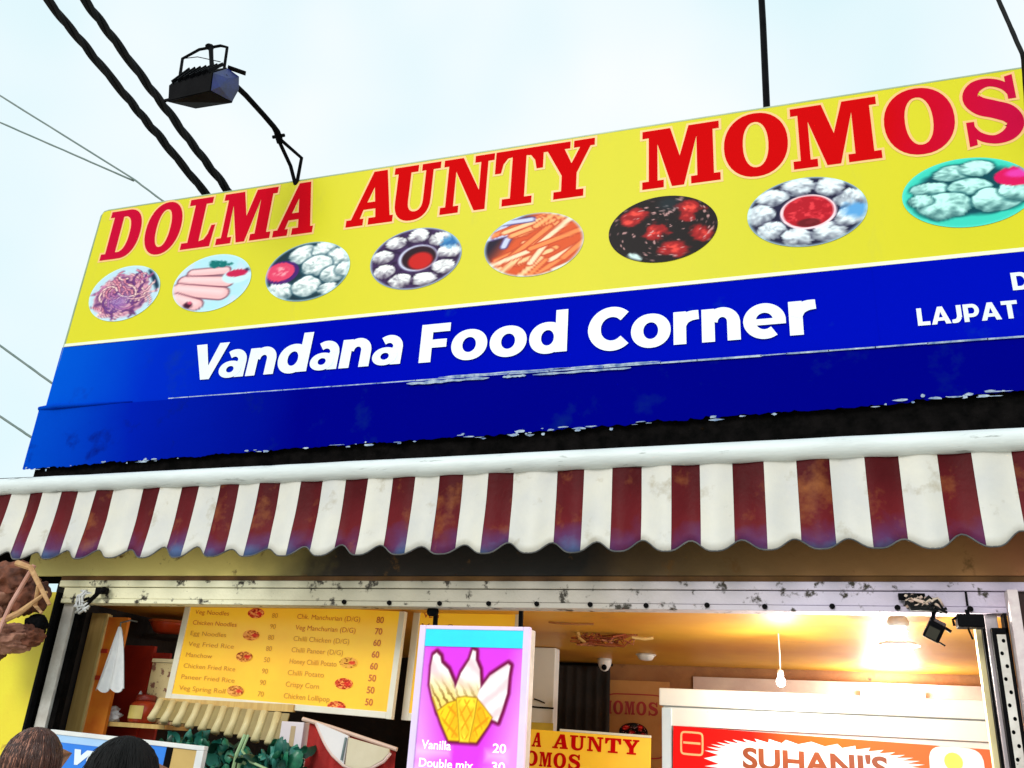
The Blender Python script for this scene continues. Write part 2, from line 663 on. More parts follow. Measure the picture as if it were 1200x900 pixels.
def picture(k, U, V):
    sh = U.shape + (3,)
    C = np.zeros(sh)
    rr = np.hypot(U, V)
    n1, n2 = fbm(U, V, 3, k), fbm(U, V, 9, k + 20)
    if k == 0:      # noodles on a pale plate
        C[:] = (186, 216, 232)
        C = put(C, soft(seg(U, V, (.62, .75), (.92, .1))[0] - .07, .08), (20, 50, 74))
        d = np.hypot((U + .05) / .8, (V + .08) / .78) + (n2 - .5) * .25
        C = put(C, soft(d - 1, .1), (222, 160, 178))
        rng = np.random.RandomState(2)
        C = put(C, soft(d - .95, .1) * np.clip((.56 - n1) * 4, 0, 1), (92, 50, 110))
        for i in range(70):
            cx, cy, an = rng.uniform(-.75, .65), rng.uniform(-.75, .6), rng.uniform(0, 6.3)
            if np.hypot(cx + .05, cy + .08) > .74:
                continue
            p_ = (cx, cy)
            cu = rng.uniform(-.9, .9)
            col = ((240, 186, 190), (226, 142, 160), (250, 214, 206), (196, 120, 168), (110, 60, 130))[i % 5]
            for q in range(4):
                p2_ = (p_[0] + .13 * math.cos(an), p_[1] + .13 * math.sin(an))
                dd, t = seg(U, V, p_, p2_)
                C = put(C, soft(dd - .038, .025) * .8, (84, 40, 84))
                C = put(C, soft(dd - .024, .025), col)
                p_, an = p2_, an + cu
        C = put(C, soft(np.hypot(U + .12, V + .28) - .3, .4) * np.clip((n1 - .35) * 3, 0, .55), (112, 90, 180))
    elif k == 1:    # spring rolls, red dip, green leaf
        C[:] = (176, 222, 236)
        C = put(C, np.clip((n1 - .45) * 3, 0, .7), (214, 214, 240))
        for a, b_, r_ in (((-.55, .42), (.3, .38), .12), ((-.72, .16), (.4, -.02), .17), ((-.85, -.12), (.3, -.42), .2), ((-.9, -.42), (-.3, -.72), .18)):
            dd, t = seg(U, V, a, b_)
            C = put(C, soft(dd - r_ - .035, .05), (110, 50, 70))
            C = put(C, soft(dd - r_, .05), (238, 186, 190))
            C = put(C, soft(seg(U, V, (a[0], a[1] + .06), (b_[0], b_[1] + .06))[0] - r_ * .4, .15) * .6, (246, 222, 226))
        C = put(C, soft(np.hypot((U - .62) / .36, (V - .14) / .26) - 1, .15), (200, 232, 242))
        C = put(C, soft(np.hypot((U - .62) / .27, (V - .24) / .13) - 1, .2), (196, 30, 78))
        C = put(C, soft(seg(U, V, (.86, .34), (.98, .3))[0] - .05, .06), (30, 20, 60))
        for q in ((.02, .66, .16), (.22, .62, .12), (.4, .6, .08), (-.05, .75, .08)):
            C = put(C, soft(np.hypot(U - q[0], (V - q[1]) / .8) - q[2] + (n2 - .5) * .12, .05), (10, 110, 110))
        C = put(C, soft(np.hypot(U + .5, V + .72) - .12, .06), (60, 12, 40))
        C = put(C, soft(np.hypot(U + .46, V + .64) - .05, .05), (220, 90, 120))
    elif k == 2:    # white momos, pink dip
        C[:] = (24, 50, 62)
        for i, (a, b_, r_) in enumerate(((-.15, .6, .34), (.32, .66, .3), (.72, .36, .34), (.22, .16, .36), (-.6, -.6, .34), (.05, -.52, .36), (.62, -.2, .3),
                                         (.9, -.05, .25), (.55, -.66, .22))):
            C = blob(C, U, V, (a, b_), (r_, r_ * .98), (244, 252, 252), (30, 74, 92), 30 + i, .3)
        C = put(C, soft(np.hypot((U + .62) / .42, (V - .05) / .4) - 1, .06), (70, 30, 110))
        C = put(C, soft(np.hypot((U + .65) / .34, (V - .08) / .32) - 1, .06), (224, 66, 104))
        C = put(C, soft(np.hypot((U + .65) / .2, (V - .08) / .18) - 1, .5) * np.clip((n2 - .4) * 4, 0, 1), (248, 170, 180))
    elif k in (3, 6):   # ring of momos round a dip
        C[:] = (60, 36, 84) if k == 3 else (24, 26, 58)
        th = np.arctan2(V, U)
        if k == 3:
            for i in range(9):
                a = i * 2 * math.pi / 9 + .15
                C = blob(C, U, V, (.74 * math.cos(a), .74 * math.sin(a)), (.25, .23), (250, 253, 254), (34, 14, 52), 130 + i, .45)
                e0, e1 = (.44 * math.cos(a + .34), .44 * math.sin(a + .34)), (.98 * math.cos(a + .42), .98 * math.sin(a + .42))
                C = put(C, soft(seg(U, V, e0, e1)[0] - .035 + (n2 - .5) * .12, .06), (36, 14, 56))
            C = put(C, soft(np.hypot(U - .74, V - .42) - .2 + (n2 - .5) * .25, .1) * .8, (40, 130, 196))
            C = put(C, soft(np.hypot(U - .06, V + .0) - .43, .05), (204, 210, 236))
            C = put(C, soft(np.hypot((U - .08), V + .0) - .38, .05), (36, 6, 24))
            C = put(C, soft(np.hypot((U - .12) / .95, V + .1) - .28, .08), (196, 24, 22))
        else:
            for i in range(9):
                a = i * 2 * math.pi / 9 + .3
                C = blob(C, U, V, (.76 * math.cos(a), .74 * math.sin(a)), (.27, .27), (232, 244, 252), (20, 20, 50), 60 + i, .5)
            C = put(C, soft(np.hypot(U - .8, V + .1) - .2 + (n2 - .5) * .2, .15), (90, 160, 220))
            C = put(C, soft(np.hypot((U - .03) / .47, (V + .02) / .5) - 1, .05), (246, 216, 226))
            C = put(C, soft(np.hypot((U - .03) / .42, (V + .01) / .45) - 1, .05), (176, 14, 34))
            C = put(C, soft(np.hypot((U - .03) / .40, (V + .01) / .43) - 1, .2) * np.clip((n2 - .52) * 6, 0, .9), (232, 60, 70))
            C = put(C, soft(np.hypot((U - .03) / .2, (V + .33) / .12) - 1, .3) * .7, (70, 8, 20))
    elif k == 4:    # chips
        C[:] = (214, 84, 40)
        C = put(C, soft((U + .5) * .9 + (-V + .3) * .5 - .0, .4), (24, 14, 40))
        rng = np.random.RandomState(5)
        for i in range(34):
            cx, cy = rng.uniform(-.8, .9), rng.uniform(-.9, .85)
            an = rng.normal(.55, .3)
            ln = rng.uniform(.35, .7)
            a = (cx - ln * math.cos(an), cy - ln * math.sin(an))
            b_ = (cx + ln * math.cos(an), cy + ln * math.sin(an))
            if cx < -.35 and cy > .25:
                col, dk = (200, 206, 236), (80, 60, 120)
            else:
                col = ((252, 202, 150), (250, 172, 110), (254, 220, 186), (242, 140, 80))[i % 4]
                dk = (190, 66, 34)
            dd, t = seg(U, V, a, b_)
            C = put(C, soft(dd - .095, .03), dk)
            C = put(C, soft(dd - .06, .04), col)
    elif k == 5:    # dark chilli chunks
        C[:] = (14, 6, 10)
        for i, (a, b_, r_) in enumerate(((-.5, .5, .24), (.5, .55, .24), (-.12, -.08, .25), (.22, -.6, .26), (.72, -.28, .24), (.45, .3, .16), (-.62, .34, .16))):
            d = np.hypot(U - a, (V - b_)) / r_ + (fbm(U, V, 6, 80 + i) - .5) * 1.1
            C = put(C, soft(d - 1, .3), (150, 16, 22))
            C = put(C, soft(d - .6, .3) * np.clip((n2 - .4) * 4, 0, 1), (232, 70, 60))
        C = put(C, np.clip((fbm(U, V, 13, 91) - .70) * 14, 0, .9), (210, 160, 160))
        C = put(C, soft(np.hypot(U + .56, V + .86) - .18 + (n2 - .5) * .2, .06), (210, 236, 236))
        C = put(C, soft(np.hypot(U - .12, V - .75) - .2, .2) * .6, (20, 50, 60))
    else:           # green dumplings, pink dip
        C[:] = (60, 206, 186)
        C = put(C, soft(np.hypot(U, (V - .05) / .9) - .8 + (n1 - .5) * .2, .15), (10, 70, 84))
        for i, (a, b_, rx, rz) in enumerate(((-.15, .6, .34, .24), (.18, .66, .26, .24), (-.55, .2, .3, .22), (.05, .14, .34, .26), (-.35, -.32, .46, .36),
                                             (.42, -.3, .4, .34), (-.72, -.1, .2, .2), (.72, -.1, .3, .3))):
            C = blob(C, U, V, (a, b_), (rx, rz), (196, 250, 244), (4, 66, 76), 40 + i, .45)
        C = put(C, soft(np.hypot((U - .78) / .36, (V - .3) / .28) - 1, .08), (214, 20, 90))
        C = put(C, soft(np.hypot((U - .8) / .2, (V - .38) / .12) - 1, .5), (226, 60, 170))
    edge = {5: (14, 6, 10), 7: (90, 226, 206)}.get(k, (196, 232, 240))
    C = put(C, np.clip((rr - .93) / .07, 0, 1) * .75, edge)
    return np.clip(C, 0, 255)


def to_lin(C):
    c = C / 255.0
    return np.where(c <= .04045, c / 12.92, ((c + .055) / 1.055) ** 2.4)


def medallion(name, k, cx, cz, rx, rz, y, parent, M, nu=96, nv=64, fn=picture):
    """an ellipse-trimmed printed picture, 2 mm thick"""
    rings, segs = 40, 96
    vs_, fs, P = [(cx, y, cz)], [], [(0, 0)]
    for i in range(1, rings + 1):
        r_ = i / rings
        for j in range(segs):
            t = 2 * math.pi * j / segs
            P.append((r_ * math.cos(t), r_ * math.sin(t)))
            vs_.append((cx + rx * P[-1][0], y, cz + rz * P[-1][1]))
    for j in range(segs):
        fs.append((0, 1 + j, 1 + (j + 1) % segs))
    for i in range(rings - 1):
        for j in range(segs):
            a, b_ = 1 + i * segs + j, 1 + i * segs + (j + 1) % segs
            fs.append((a, a + segs, b_ + segs, b_))
    P = np.array(P)
    C = to_lin(fn(k, P[:, 0], P[:, 1]))
    cols = np.ones((len(P), 4))
    cols[:, :3] = C
    mb = MB()
    mb.add(vs_, fs)
    return mb.build(name, M, parent, cols=cols)


# heavy geometric sans for the white lettering; cap height 1, origin at the baseline
def bar_(x0, x1, z0, z1):
    return ([(x0, z0), (x1, z0), (x1, z1), (x0, z1)], [])


def ring_(cx, cz, rx, rz, w, wz=None):
    return (arc(cx, cz, rx, rz, 0, 360, 40, 2.08)[:-1], [arc(cx, cz, rx - w, rz - (wz or w * .82), 0, 360, 32, 2.05)[:-1]])


def bow_(cx, cz, rx, rz, a0, a1, w, n=9):
    return (thick([(cx + (rx - w / 2) * math.cos(R(a0 + (a1 - a0) * i / n)), cz + (rz - w * .44) * math.sin(R(a0 + (a1 - a0) * i / n)),
                    w / 2 * (1 - .10 * abs(math.sin(R(a0 + (a1 - a0) * i / n))))) for i in range(n + 1)]), [])


def sans(c):
    """(advance width, pieces)"""
    w = .255
    if c == 'V':
        return .86, [([(.32, 0), (.56, 0), (.90, 1), (.63, 1), (.45, .38), (.27, 1), (-.02, 1)], [])]
    if c == 'F':
        return .66, [bar_(0, .27, 0, 1), bar_(.26, .66, .78, 1), bar_(.26, .60, .37, .585)]
    if c == 'C':
        return .84, [bow_(.50, .5, .50, .52, 44, 316, .27, 14)]
    if c == 'o':
        return .80, [ring_(.40, .375, .40, .40, .25)]
    if c == 'd':
        return .80, [ring_(.385, .375, .385, .40, .25), bar_(.55, .80, 0, 1.06)]
    if c == 'n':
        return .74, [bar_(0, .25, 0, .755), bow_(.40, .42, .34, .35, 170, 0, .25, 8), bar_(.49, .74, 0, .44)]
    if c == 'r':
        return .50, [bar_(0, .25, 0, .755), (thick([(.13, .40, .11), (.20, .56, .12), (.34, .64, .115), (.50, .655, .105)]), [])]
    if c == 'e':
        return .80, [bow_(.40, .375, .40, .40, 0, 308, .24, 14), bar_(.10, .795, .285, .425)]
    if c == 'a':
        return .70, [bar_(.455, .70, 0, .46), bow_(.36, .44, .34, .335, 0, 128, .23, 7), ring_(.30, .225, .30, .235, .20, .145)]
    if c == 'L':
        return .60, [bar_(0, .24, 0, 1), bar_(.2, .62, 0, .21)]
    if c == 'A':
        return .92, [([(0, 0), (.25, 0), (.31, .19), (.64, .19), (.70, 0), (.96, 0), (.60, 1), (.35, 1)], [[(.375, .38), (.575, .38), (.475, .70)]])]
    if c == 'J':
        return .50, [bar_(.26, .50, .3, 1), (thick([(.0, .10, .09), (.12, .10, .11), (.27, .14, .115), (.37, .32, .12)]), [])]
    if c == 'P':
        return .74, [bar_(0, .24, 0, 1), ([(.2, .25), (.42, .25)] + arc(.42, .625, .34, .375, -90, 90, 14) + [(.2, 1)],
                                          [[(.23, .45), (.42, .45)] + arc(.42, .625, .12, .175, -85, 85, 8) + [(.23, .80)]])]
    if c == 'T':
        return .76, [bar_(.26, .50, 0, .8), bar_(0, .76, .79, 1)]
    if c == 'D':
        return .84, [([(0, 0), (.42, 0)] + arc(.40, .5, .45, .5, -85, 85, 16) + [(.42, 1), (0, 1)],
                      [[(.24, .21), (.38, .21)] + arc(.38, .5, .21, .29, -80, 80, 12) + [(.38, .79), (.24, .79)]])]
    return .4, []


def heavy(mb, s_, x0, x1, z0, cap, y, mi=0, gap=.075, shear=0.0):
    tot = sum(sans(c)[0] for c in s_) + gap * (len(s_) - 1)
    if 'Va' in s_:
        tot -= .13
    k = (x1 - x0) / tot
    x = 0
    for q, c in enumerate(s_):
        adv, pcs = sans(c)
        for i, (o, hs) in enumerate(pcs):
            f_ = lambda lp: [(x0 + (x + p[0] + shear * p[1]) * k, z0 + p[1] * cap) for p in lp]
            mb.poly([ccw(f_(o))] + [ccw(f_(h))[::-1] for h in hs], y - .0005 * i - .0002 * (q % 2), mi)
        x += adv + gap - (.13 if c == 'V' else 0)

# ------------------------------------------------------------------ materials
YEL = mat('yellow_vinyl', (0.67, 0.615, 0.016, 1), (0.63, 0.60, 0.018, 1), scale=1.2, rough=.38, bump=.05, bscale=2.5, spec=.12, stretch=(1, 1, .35),
          spots=((0.56, 0.53, 0.05, 1), 4, .60, .25))
RED = mat_ramp('red_print_sheen', 0, [(-3.3, (0.52, 0.006, 0.042, 1)), (-1.0, (0.58, 0.004, 0.005, 1)), (2.2, (0.58, 0.004, 0.005, 1)), (2.9, (0.54, 0.006, 0.05, 1))], nscale=1.2, namp=.2, rough=.45, bump=0)  # crimson left end paints a cyan sky sheen into the red
PEACH = mat('peach_outline', (0.86, 0.52, 0.16, 1), (0.84, 0.46, 0.16, 1), scale=3, rough=.4)
BLUE = mat_ramp('blue_vinyl_sheen', 0, [(-3.4, (0.001, 0.095, 0.62, 1)), (-2.3, (0.0005, 0.022, 0.50, 1)), (-1.2, (0.0003, 0.003, 0.42, 1)), (3.4, (0.0003, 0.005, 0.46, 1))],
                nscale=1.1, namp=.3, rough=.32, bump=.05, spots=((0.004, 0.03, 0.36, 1), 2.5, .60, .2))  # lighter, more cyan left end is sky sheen painted into the blue
BLUE2 = mat_ramp('lower_blue_vinyl_sheen', 0, [(-3.4, (0.001, 0.070, 0.55, 1)), (-2.4, (0.0005, 0.012, 0.38, 1)), (-1.2, (0.0003, 0.001, 0.22, 1)), (3.4, (0.0003, 0.001, 0.22, 1))],
                 nscale=1.1, namp=.3, rough=.30, bump=.06, spots=((0.002, 0.010, 0.20, 1), 3.5, .58, .15))  # same painted sky sheen at the left, deeper blue elsewhere
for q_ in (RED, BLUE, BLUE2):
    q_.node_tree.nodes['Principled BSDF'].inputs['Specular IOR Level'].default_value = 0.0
WPRINT = mat('white_print', (0.78, 0.86, 0.90, 1), (0.70, 0.80, 0.88, 1), scale=5, rough=.4)
TORN = mat('torn_paper', (0.46, 0.56, 0.66, 1), (0.10, 0.18, 0.36, 1), scale=22, rough=.8)
BLACK = mat('rough_black', (0.003, 0.003, 0.003, 1), (0.008, 0.007, 0.007, 1), scale=14, rough=.95, bump=.5, bscale=30, spec=0.0)  # near-black base with a rough bump and no gloss
STEEL = mat('dull_steel', (0.10, 0.14, 0.15, 1), (0.18, 0.22, 0.22, 1), scale=10, rough=.45, metal=.6)
PIPE = mat('white_painted_pipe', (0.70, 0.76, 0.77, 1), (0.58, 0.63, 0.64, 1), scale=5, rough=.45, stretch=(.5, 3, 3), bump=.1,
           spots=((0.10, 0.12, 0.11, 1), 7, .60, .10))
CREAM = mat('cream_stripe_paint', (0.64, 0.62, 0.55, 1), (0.54, 0.54, 0.53, 1), scale=3, rough=.55, bump=.12, bscale=18,
            spots=((0.26, 0.20, 0.09, 1), 5, .58, .22))
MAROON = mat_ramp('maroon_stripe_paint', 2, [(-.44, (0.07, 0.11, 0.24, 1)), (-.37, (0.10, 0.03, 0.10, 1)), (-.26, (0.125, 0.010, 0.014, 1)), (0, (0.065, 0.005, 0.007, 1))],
                  nscale=4, namp=.20, rough=.42, spots=((0.30, 0.10, 0.03, 1), 3.2, .56, .24))  # blue-grey lower end paints a reflection, along with fading, into the maroon
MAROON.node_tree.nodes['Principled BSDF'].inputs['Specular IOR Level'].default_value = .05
FASCIA = mat_ramp('fascia_paint_lamp_glow', 0, [(-3.00, (0.88, 0.76, 0.28, 1)), (-1.60, (0.86, 0.70, 0.22, 1)), (-.95, (0.020, 0.012, 0.008, 1)), (0.50, (0.010, 0.008, 0.007, 1)),
                                            (1.10, (0.16, 0.09, 0.028, 1)), (2.20, (0.34, 0.16, 0.05, 1)), (3.00, (0.36, 0.08, 0.05, 1))],
                  nscale=3.5, namp=.25, spots=((0.16, 0.07, 0.012, 1), 6, .60, .08))  # yellow left end is warm lamp light painted in; black middle, rust-brown right
LINT = mat_ramp('worn_lintel_paint', 0, [(-2.80, (0.82, 0.78, 0.52, 1)), (-1.60, (0.82, 0.79, 0.58, 1)), (-1.00, (0.44, 0.41, 0.30, 1)), (0.60, (0.46, 0.42, 0.38, 1)), (1.60, (0.60, 0.55, 0.68, 1)), (2.80, (0.50, 0.42, 0.55, 1))],
                nscale=8, namp=.2, spots=((0.035, 0.028, 0.02, 1), 11, .57, .07), bump=.3)
LINTD = mat('brown_stained_strip', (0.20, 0.09, 0.02, 1), (0.10, 0.04, 0.012, 1), scale=5, rough=.8)
WHITE = mat('white_paint', (0.76, 0.77, 0.76, 1), (0.64, 0.65, 0.66, 1), scale=6, rough=.45, bump=.06)
WHITED = mat('dirty_white_paint', (0.70, 0.68, 0.64, 1), (0.50, 0.46, 0.42, 1), scale=9, rough=.55, bump=.12, spots=((0.10, 0.07, 0.05, 1), 16, .66, .04))
PINKW = mat('pinkish_white_board', (0.68, 0.60, 0.60, 1), (0.58, 0.48, 0.50, 1), scale=20, rough=.7, bump=.2)
CEIL = mat('ochre_ceiling_paint', (0.68, 0.37, 0.035, 1), (0.58, 0.24, 0.025, 1), scale=1.3, rough=.45, spots=((0.34, 0.15, 0.04, 1), 3, .66, .1), bump=.05, bscale=8)
DARKW = mat('near_black_matte', (0.020, 0.014, 0.012, 1), (0.010, 0.008, 0.008, 1), scale=4, rough=.85, bump=.3)  # near-black colour for the left walls and the added doorway cloth
BROWNW = mat('brown_wall', (0.34, 0.15, 0.05, 1), (0.24, 0.09, 0.03, 1), scale=3, rough=.7, bump=.2, spots=((0.05, 0.02, 0.015, 1), 5, .64, .08))
PALEW = mat('pale_tile_wall', (0.62, 0.50, 0.44, 1), (0.52, 0.38, 0.34, 1), scale=4, rough=.35, bump=.05)
MAROONW = mat('dark_red_wall', (0.035, 0.010, 0.009, 1), (0.015, 0.008, 0.008, 1), scale=5, rough=.8, bump=.2)
FOOD = mat_attr('printed_food_picture', .35)
BLKMET = mat('black_metal', (0.003, 0.003, 0.004, 1), (0.006, 0.006, 0.007, 1), scale=10, rough=.5, spec=.02)
BLKCAB = mat('black_cable_rubber', (0.006, 0.007, 0.008, 1), (0.012, 0.012, 0.013, 1), scale=20, rough=.75, spec=.15)
GREYW = mat('grey_green_wire', (0.10, 0.16, 0.15, 1), (0.16, 0.20, 0.19, 1), scale=4, rough=.6)
ORANGEM = mat('orange_laminate', (0.80, 0.26, 0.02, 1), (0.68, 0.11, 0.012, 1), scale=3.2, rough=.45, spots=((0.42, 0.03, 0.01, 1), 3.5, .56, .1), bump=.05)
TANM = mat('tan_wood', (0.72, 0.50, 0.17, 1), (0.56, 0.34, 0.10, 1), scale=3, stretch=(9, 9, .8), rough=.6, bump=.15)
REDM = mat('deep_red_panel', (0.56, 0.035, 0.012, 1), (0.36, 0.018, 0.008, 1), scale=4, rough=.55)
YELB = mat('bright_yellow_board', (0.80, 0.70, 0.02, 1), (0.76, 0.60, 0.02, 1), scale=2.5, rough=.4, bump=.05, spots=((0.50, 0.30, 0.02, 1), 6, .68, .06))
MENUY = mat('menu_yellow_glow', (0.82, 0.50, 0.022, 1), (0.80, 0.42, 0.020, 1), scale=2.2, rough=.28, emit=.28)  # faint emission added so the menu and name boards read brighter
MENUW = mat('menu_white_frame', (0.80, 0.78, 0.68, 1), (0.72, 0.70, 0.56, 1), scale=4, rough=.4)
MENUR = mat('menu_red_print', (0.62, 0.13, 0.02, 1), (0.56, 0.16, 0.02, 1), scale=6, rough=.4)
MENUO = mat('menu_faded_print', (0.64, 0.30, 0.02, 1), (0.58, 0.25, 0.018, 1), scale=6, rough=.4)
CLOTH = mat('white_cotton', (0.80, 0.81, 0.82, 1), (0.72, 0.73, 0.76, 1), scale=8, rough=.9, bump=.2, bscale=60)
SKIN = mat('brown_skin', (0.36, 0.19, 0.11, 1), (0.30, 0.15, 0.09, 1), scale=8, rough=.55)


def zl(x):
    return 2.981 + (x + 2.0) * 0.0055


# ------------------------------------------------------------------ ground
g = MB()
N = 24
for i in range(N + 1):
    for j in range(N + 1):
        u, v = (i / N * 2 - 1), (j / N * 2 - 1)
        g.v.append((math.copysign(abs(u) ** 2.6, u) * 800, math.copysign(abs(v) ** 2.6, v) * 800, 0))
for i in range(N):
    for j in range(N):
        g.f.append((i * (N + 1) + j, (i + 1) * (N + 1) + j, (i + 1) * (N + 1) + j + 1, i * (N + 1) + j + 1))
        g.m.append(0)
tag(g.build('ground', mat('dusty_paving', (0.60, 0.55, 0.46, 1), (0.54, 0.48, 0.39, 1), scale=1.5, rough=.9, bump=.3)),
    None, None, kind='structure')

# ------------------------------------------------------------------ the stall building
st = thing('food_stall', 'open fronted food stall with ochre ceiling, worn pale lintel and white posts', 'food stall', (-1.6, 0, 0))


def part(name, M, parent, *boxes, bev=0.0, smooth=False):
    mb = MB()
    for b_ in boxes:
        mb.box(*b_, bev=bev)
    return mb.build(name, M, parent, smooth)


part('ceiling', CEIL, st, (-4.42, 2.3, .085, 3.10, 2.315, 2.37))
part('floor', PALEW, st, (-4.42, 2.3, .08, 3.10, .01, .06))
part('back_wall', BROWNW, st, (-1.66, 2.3, 3.12, 3.2, .0, 2.37))
part('back_wall', DARKW, st, (-4.42, -1.66, 3.12, 3.2, .0, 2.37))
part('tiled_wall_band', PALEW, st, (-.95, 2.3, 3.07, 3.115, .06, 2.235))
part('side_wall', DARKW, st, (-4.52, -4.42, .08, 3.2, 0, 2.45))
part('side_wall', PALEW, st, (2.3, 2.4, .08, 3.2, 0, 2.45))
part('roof', BLACK, st, (-5.3, 2.5, .16, 3.3, 2.96, 3.02))
part('front_beam', BLACK, st, (-5.4, 2.4, .018, .14, 2.42, 3.105))
part('front_beam', BLACK, st, (-4.9, 2.4, .022, .13, 3.105, 3.42))
part('fascia_board', FASCIA, st, (-4.7, 2.4, -.012, .015, 2.442, 2.93))
part('stained_strip', LINTD, st, (-4.42, 2.4, -.004, .02, 2.413, 2.440))
part('upper_rail', LINT, st, (-4.40, 2.3, -.03, .06, 2.372, 2.411), bev=.006)
li = part('lintel', LINT, st, (-4.36, .80, -.022, .08, 2.304, 2.368), (-4.36, .80, -.028, .075, 2.276, 2.302), bev=.004)
bolt = MB().lathe((0, 0, 0), [(.004, -.016), (.011, -.012), (.013, -.004), (.013, .004)], 8, axis='y').build('bolt', BLKMET, li)
bolt.location = (-4.02 + 1.6, -.03, 2.296)
for i in range(1, 17):
    clone(bolt, li, (i * .277 + random.uniform(-.02, .02), 0, random.uniform(-.003, .003)))
# left jamb
part('post', WHITED, st, (-4.356, -4.276, 0, .07, 0, 2.275), bev=.006)
part('dark_jamb', BLACK, st, (-4.41, -4.358, .012, .06, 0, 2.275), (-4.274, -4.235, .02, .07, 0, 2.27))
# right jamb: grey post, perforated rail in a black channel, outer board and dark return wall
part('post', mat('grey_painted_post', (0.42, 0.37, 0.40, 1), (0.32, 0.28, 0.30, 1), scale=7, rough=.5, bump=.1), st, (.702, .752, 0, .07, 0, 2.275), bev=.005)
part('cream_jamb', mat('cream_jamb_paint', (0.72, 0.62, 0.34, 1), (0.6, 0.5, 0.26, 1), scale=5, rough=.5), st, (.668, .692, .05, .10, 0, 2.31))
part('black_channel', BLKMET, st, (.690, .700, .015, .06, 0, 2.275), (.716, .730, -.045, -.004, 0, 2.19), (.770, .782, -.045, .03, 0, 2.275), (.731, .769, -.030, -.004, 0, 2.19), (.716, .782, -.045, -.004, 2.192, 2.212))
rail = MB()
z = 2.18
k = 0
xs = [.7325, .745, .757, .7675]
# perforated rail: a strip with a row of real round holes
px0, px1, ph = .7325, .7675, .052
for q in range(34):
    zb = 2.185 - (q + 1) * ph
    loop = [(px0, zb), (px1, zb), (px1, zb + ph), (px0, zb + ph)]
    hx = .743 if q % 2 else .7555
    hole = [(hx + .0072 * math.cos(-t * math.pi / 5), zb + ph / 2 + .0085 * math.sin(-t * math.pi / 5)) for t in range(10)]
    rail.poly([loop, hole], -.047)
rail.build('perforated_rail', WHITED, st)
part('outer_board', PINKW, st, (.788, .829, -.10, -.02, 0, 2.366), bev=.004)
part('return_wall', MAROONW, st, (.835, 2.4, -.008, .06, 0, 2.41))
part('dark_gap', BLKMET, st, (.784, .787, -.02, .03, 0, 2.36), (.6325, .6415, -.034, -.03, 2.305, 2.368))

# ------------------------------------------------------------------ the big sign
sg = thing('signboard', 'long yellow and blue shop signboard with red DOLMA AUNTY MOMOS lettering', 'signboard', (-1.7, 0, 3.2))
SX0, SX1 = -4.93, 1.62
part('backing_box', STEEL, sg, (SX0 + .03, SX1, .024, .16, 3.43, 5.165))
yp = MB()
c = [(SX0 + .012, 4.066), (SX1, 4.066), (SX1, 5.186), (SX0 + .06, 5.186)] + [(SX0 + .03, 5.178), (SX0 + .02, 5.16)]
yp.prism(c, 0.004, .022)
yp.build('yellow_panel', YEL, sg)
tr = MB()
tr.tube([(SX0 - .004, .012, 3.6), (SX0 + .002, .012, 4.4), (SX0 + .010, .012, 5.15), (SX0 + .03, .012, 5.186), (SX0 + .07, .012, 5.194), (-2, .012, 5.193), (SX1, .012, 5.193)], .009, 6)
tr.build('edge_trim', mat('pale_green_trim', (0.36, 0.46, 0.30, 1), (0.26, 0.36, 0.22, 1), scale=5, rough=.4), sg)
part('white_trim', mat('pale_trim', (0.80, 0.84, 0.66, 1), (0.74, 0.78, 0.60, 1), scale=4, rough=.4), sg, (SX0 + .01, SX1, -.002, .006, 4.056, 4.078))
# upper blue sheet in two lengths with a lapped joint
b1 = MB()
def sheet(x0, x1, z0, z1, y, nx, nz, amp, seed, bottom=None):
    mb = MB()
    for j in range(nz + 1):
        for i in range(nx + 1):
            x = x0 + (x1 - x0) * i / nx
            zb = bottom(x) if bottom else z0
            z_ = zb + (z1 - zb) * j / nz
            d = amp * (noise.noise(Vector((x * 1.7, z_ * 2.2, seed))) + .5 * noise.noise(Vector((x * 5, z_ * 4, seed + 3))))
            mb.v.append((x, y + d, z_))
    for j in range(nz):
        for i in range(nx):
            a = j * (nx + 1) + i
            mb.f.append((a, a + 1, a + nx + 2, a + nx + 1))
            mb.m.append(0)
    return mb


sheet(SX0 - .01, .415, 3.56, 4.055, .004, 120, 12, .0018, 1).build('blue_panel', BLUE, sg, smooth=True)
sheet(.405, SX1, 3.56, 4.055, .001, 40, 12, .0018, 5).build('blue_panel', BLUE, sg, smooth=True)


def ragged(x):
    base = np.interp(x, [-4.95, -4.1, -2.59, -1.53, -.59, .25, .83, 1.6], [3.15, 3.172, 3.208, 3.224, 3.254, 3.270, 3.300, 3.32])
    return float(base + .014 * noise.noise(Vector((x * 6, 0, 2))) + .012 * noise.noise(Vector((x * 23, 4, 2))) + .008 * noise.noise(Vector((x * 61, 8, 2))))


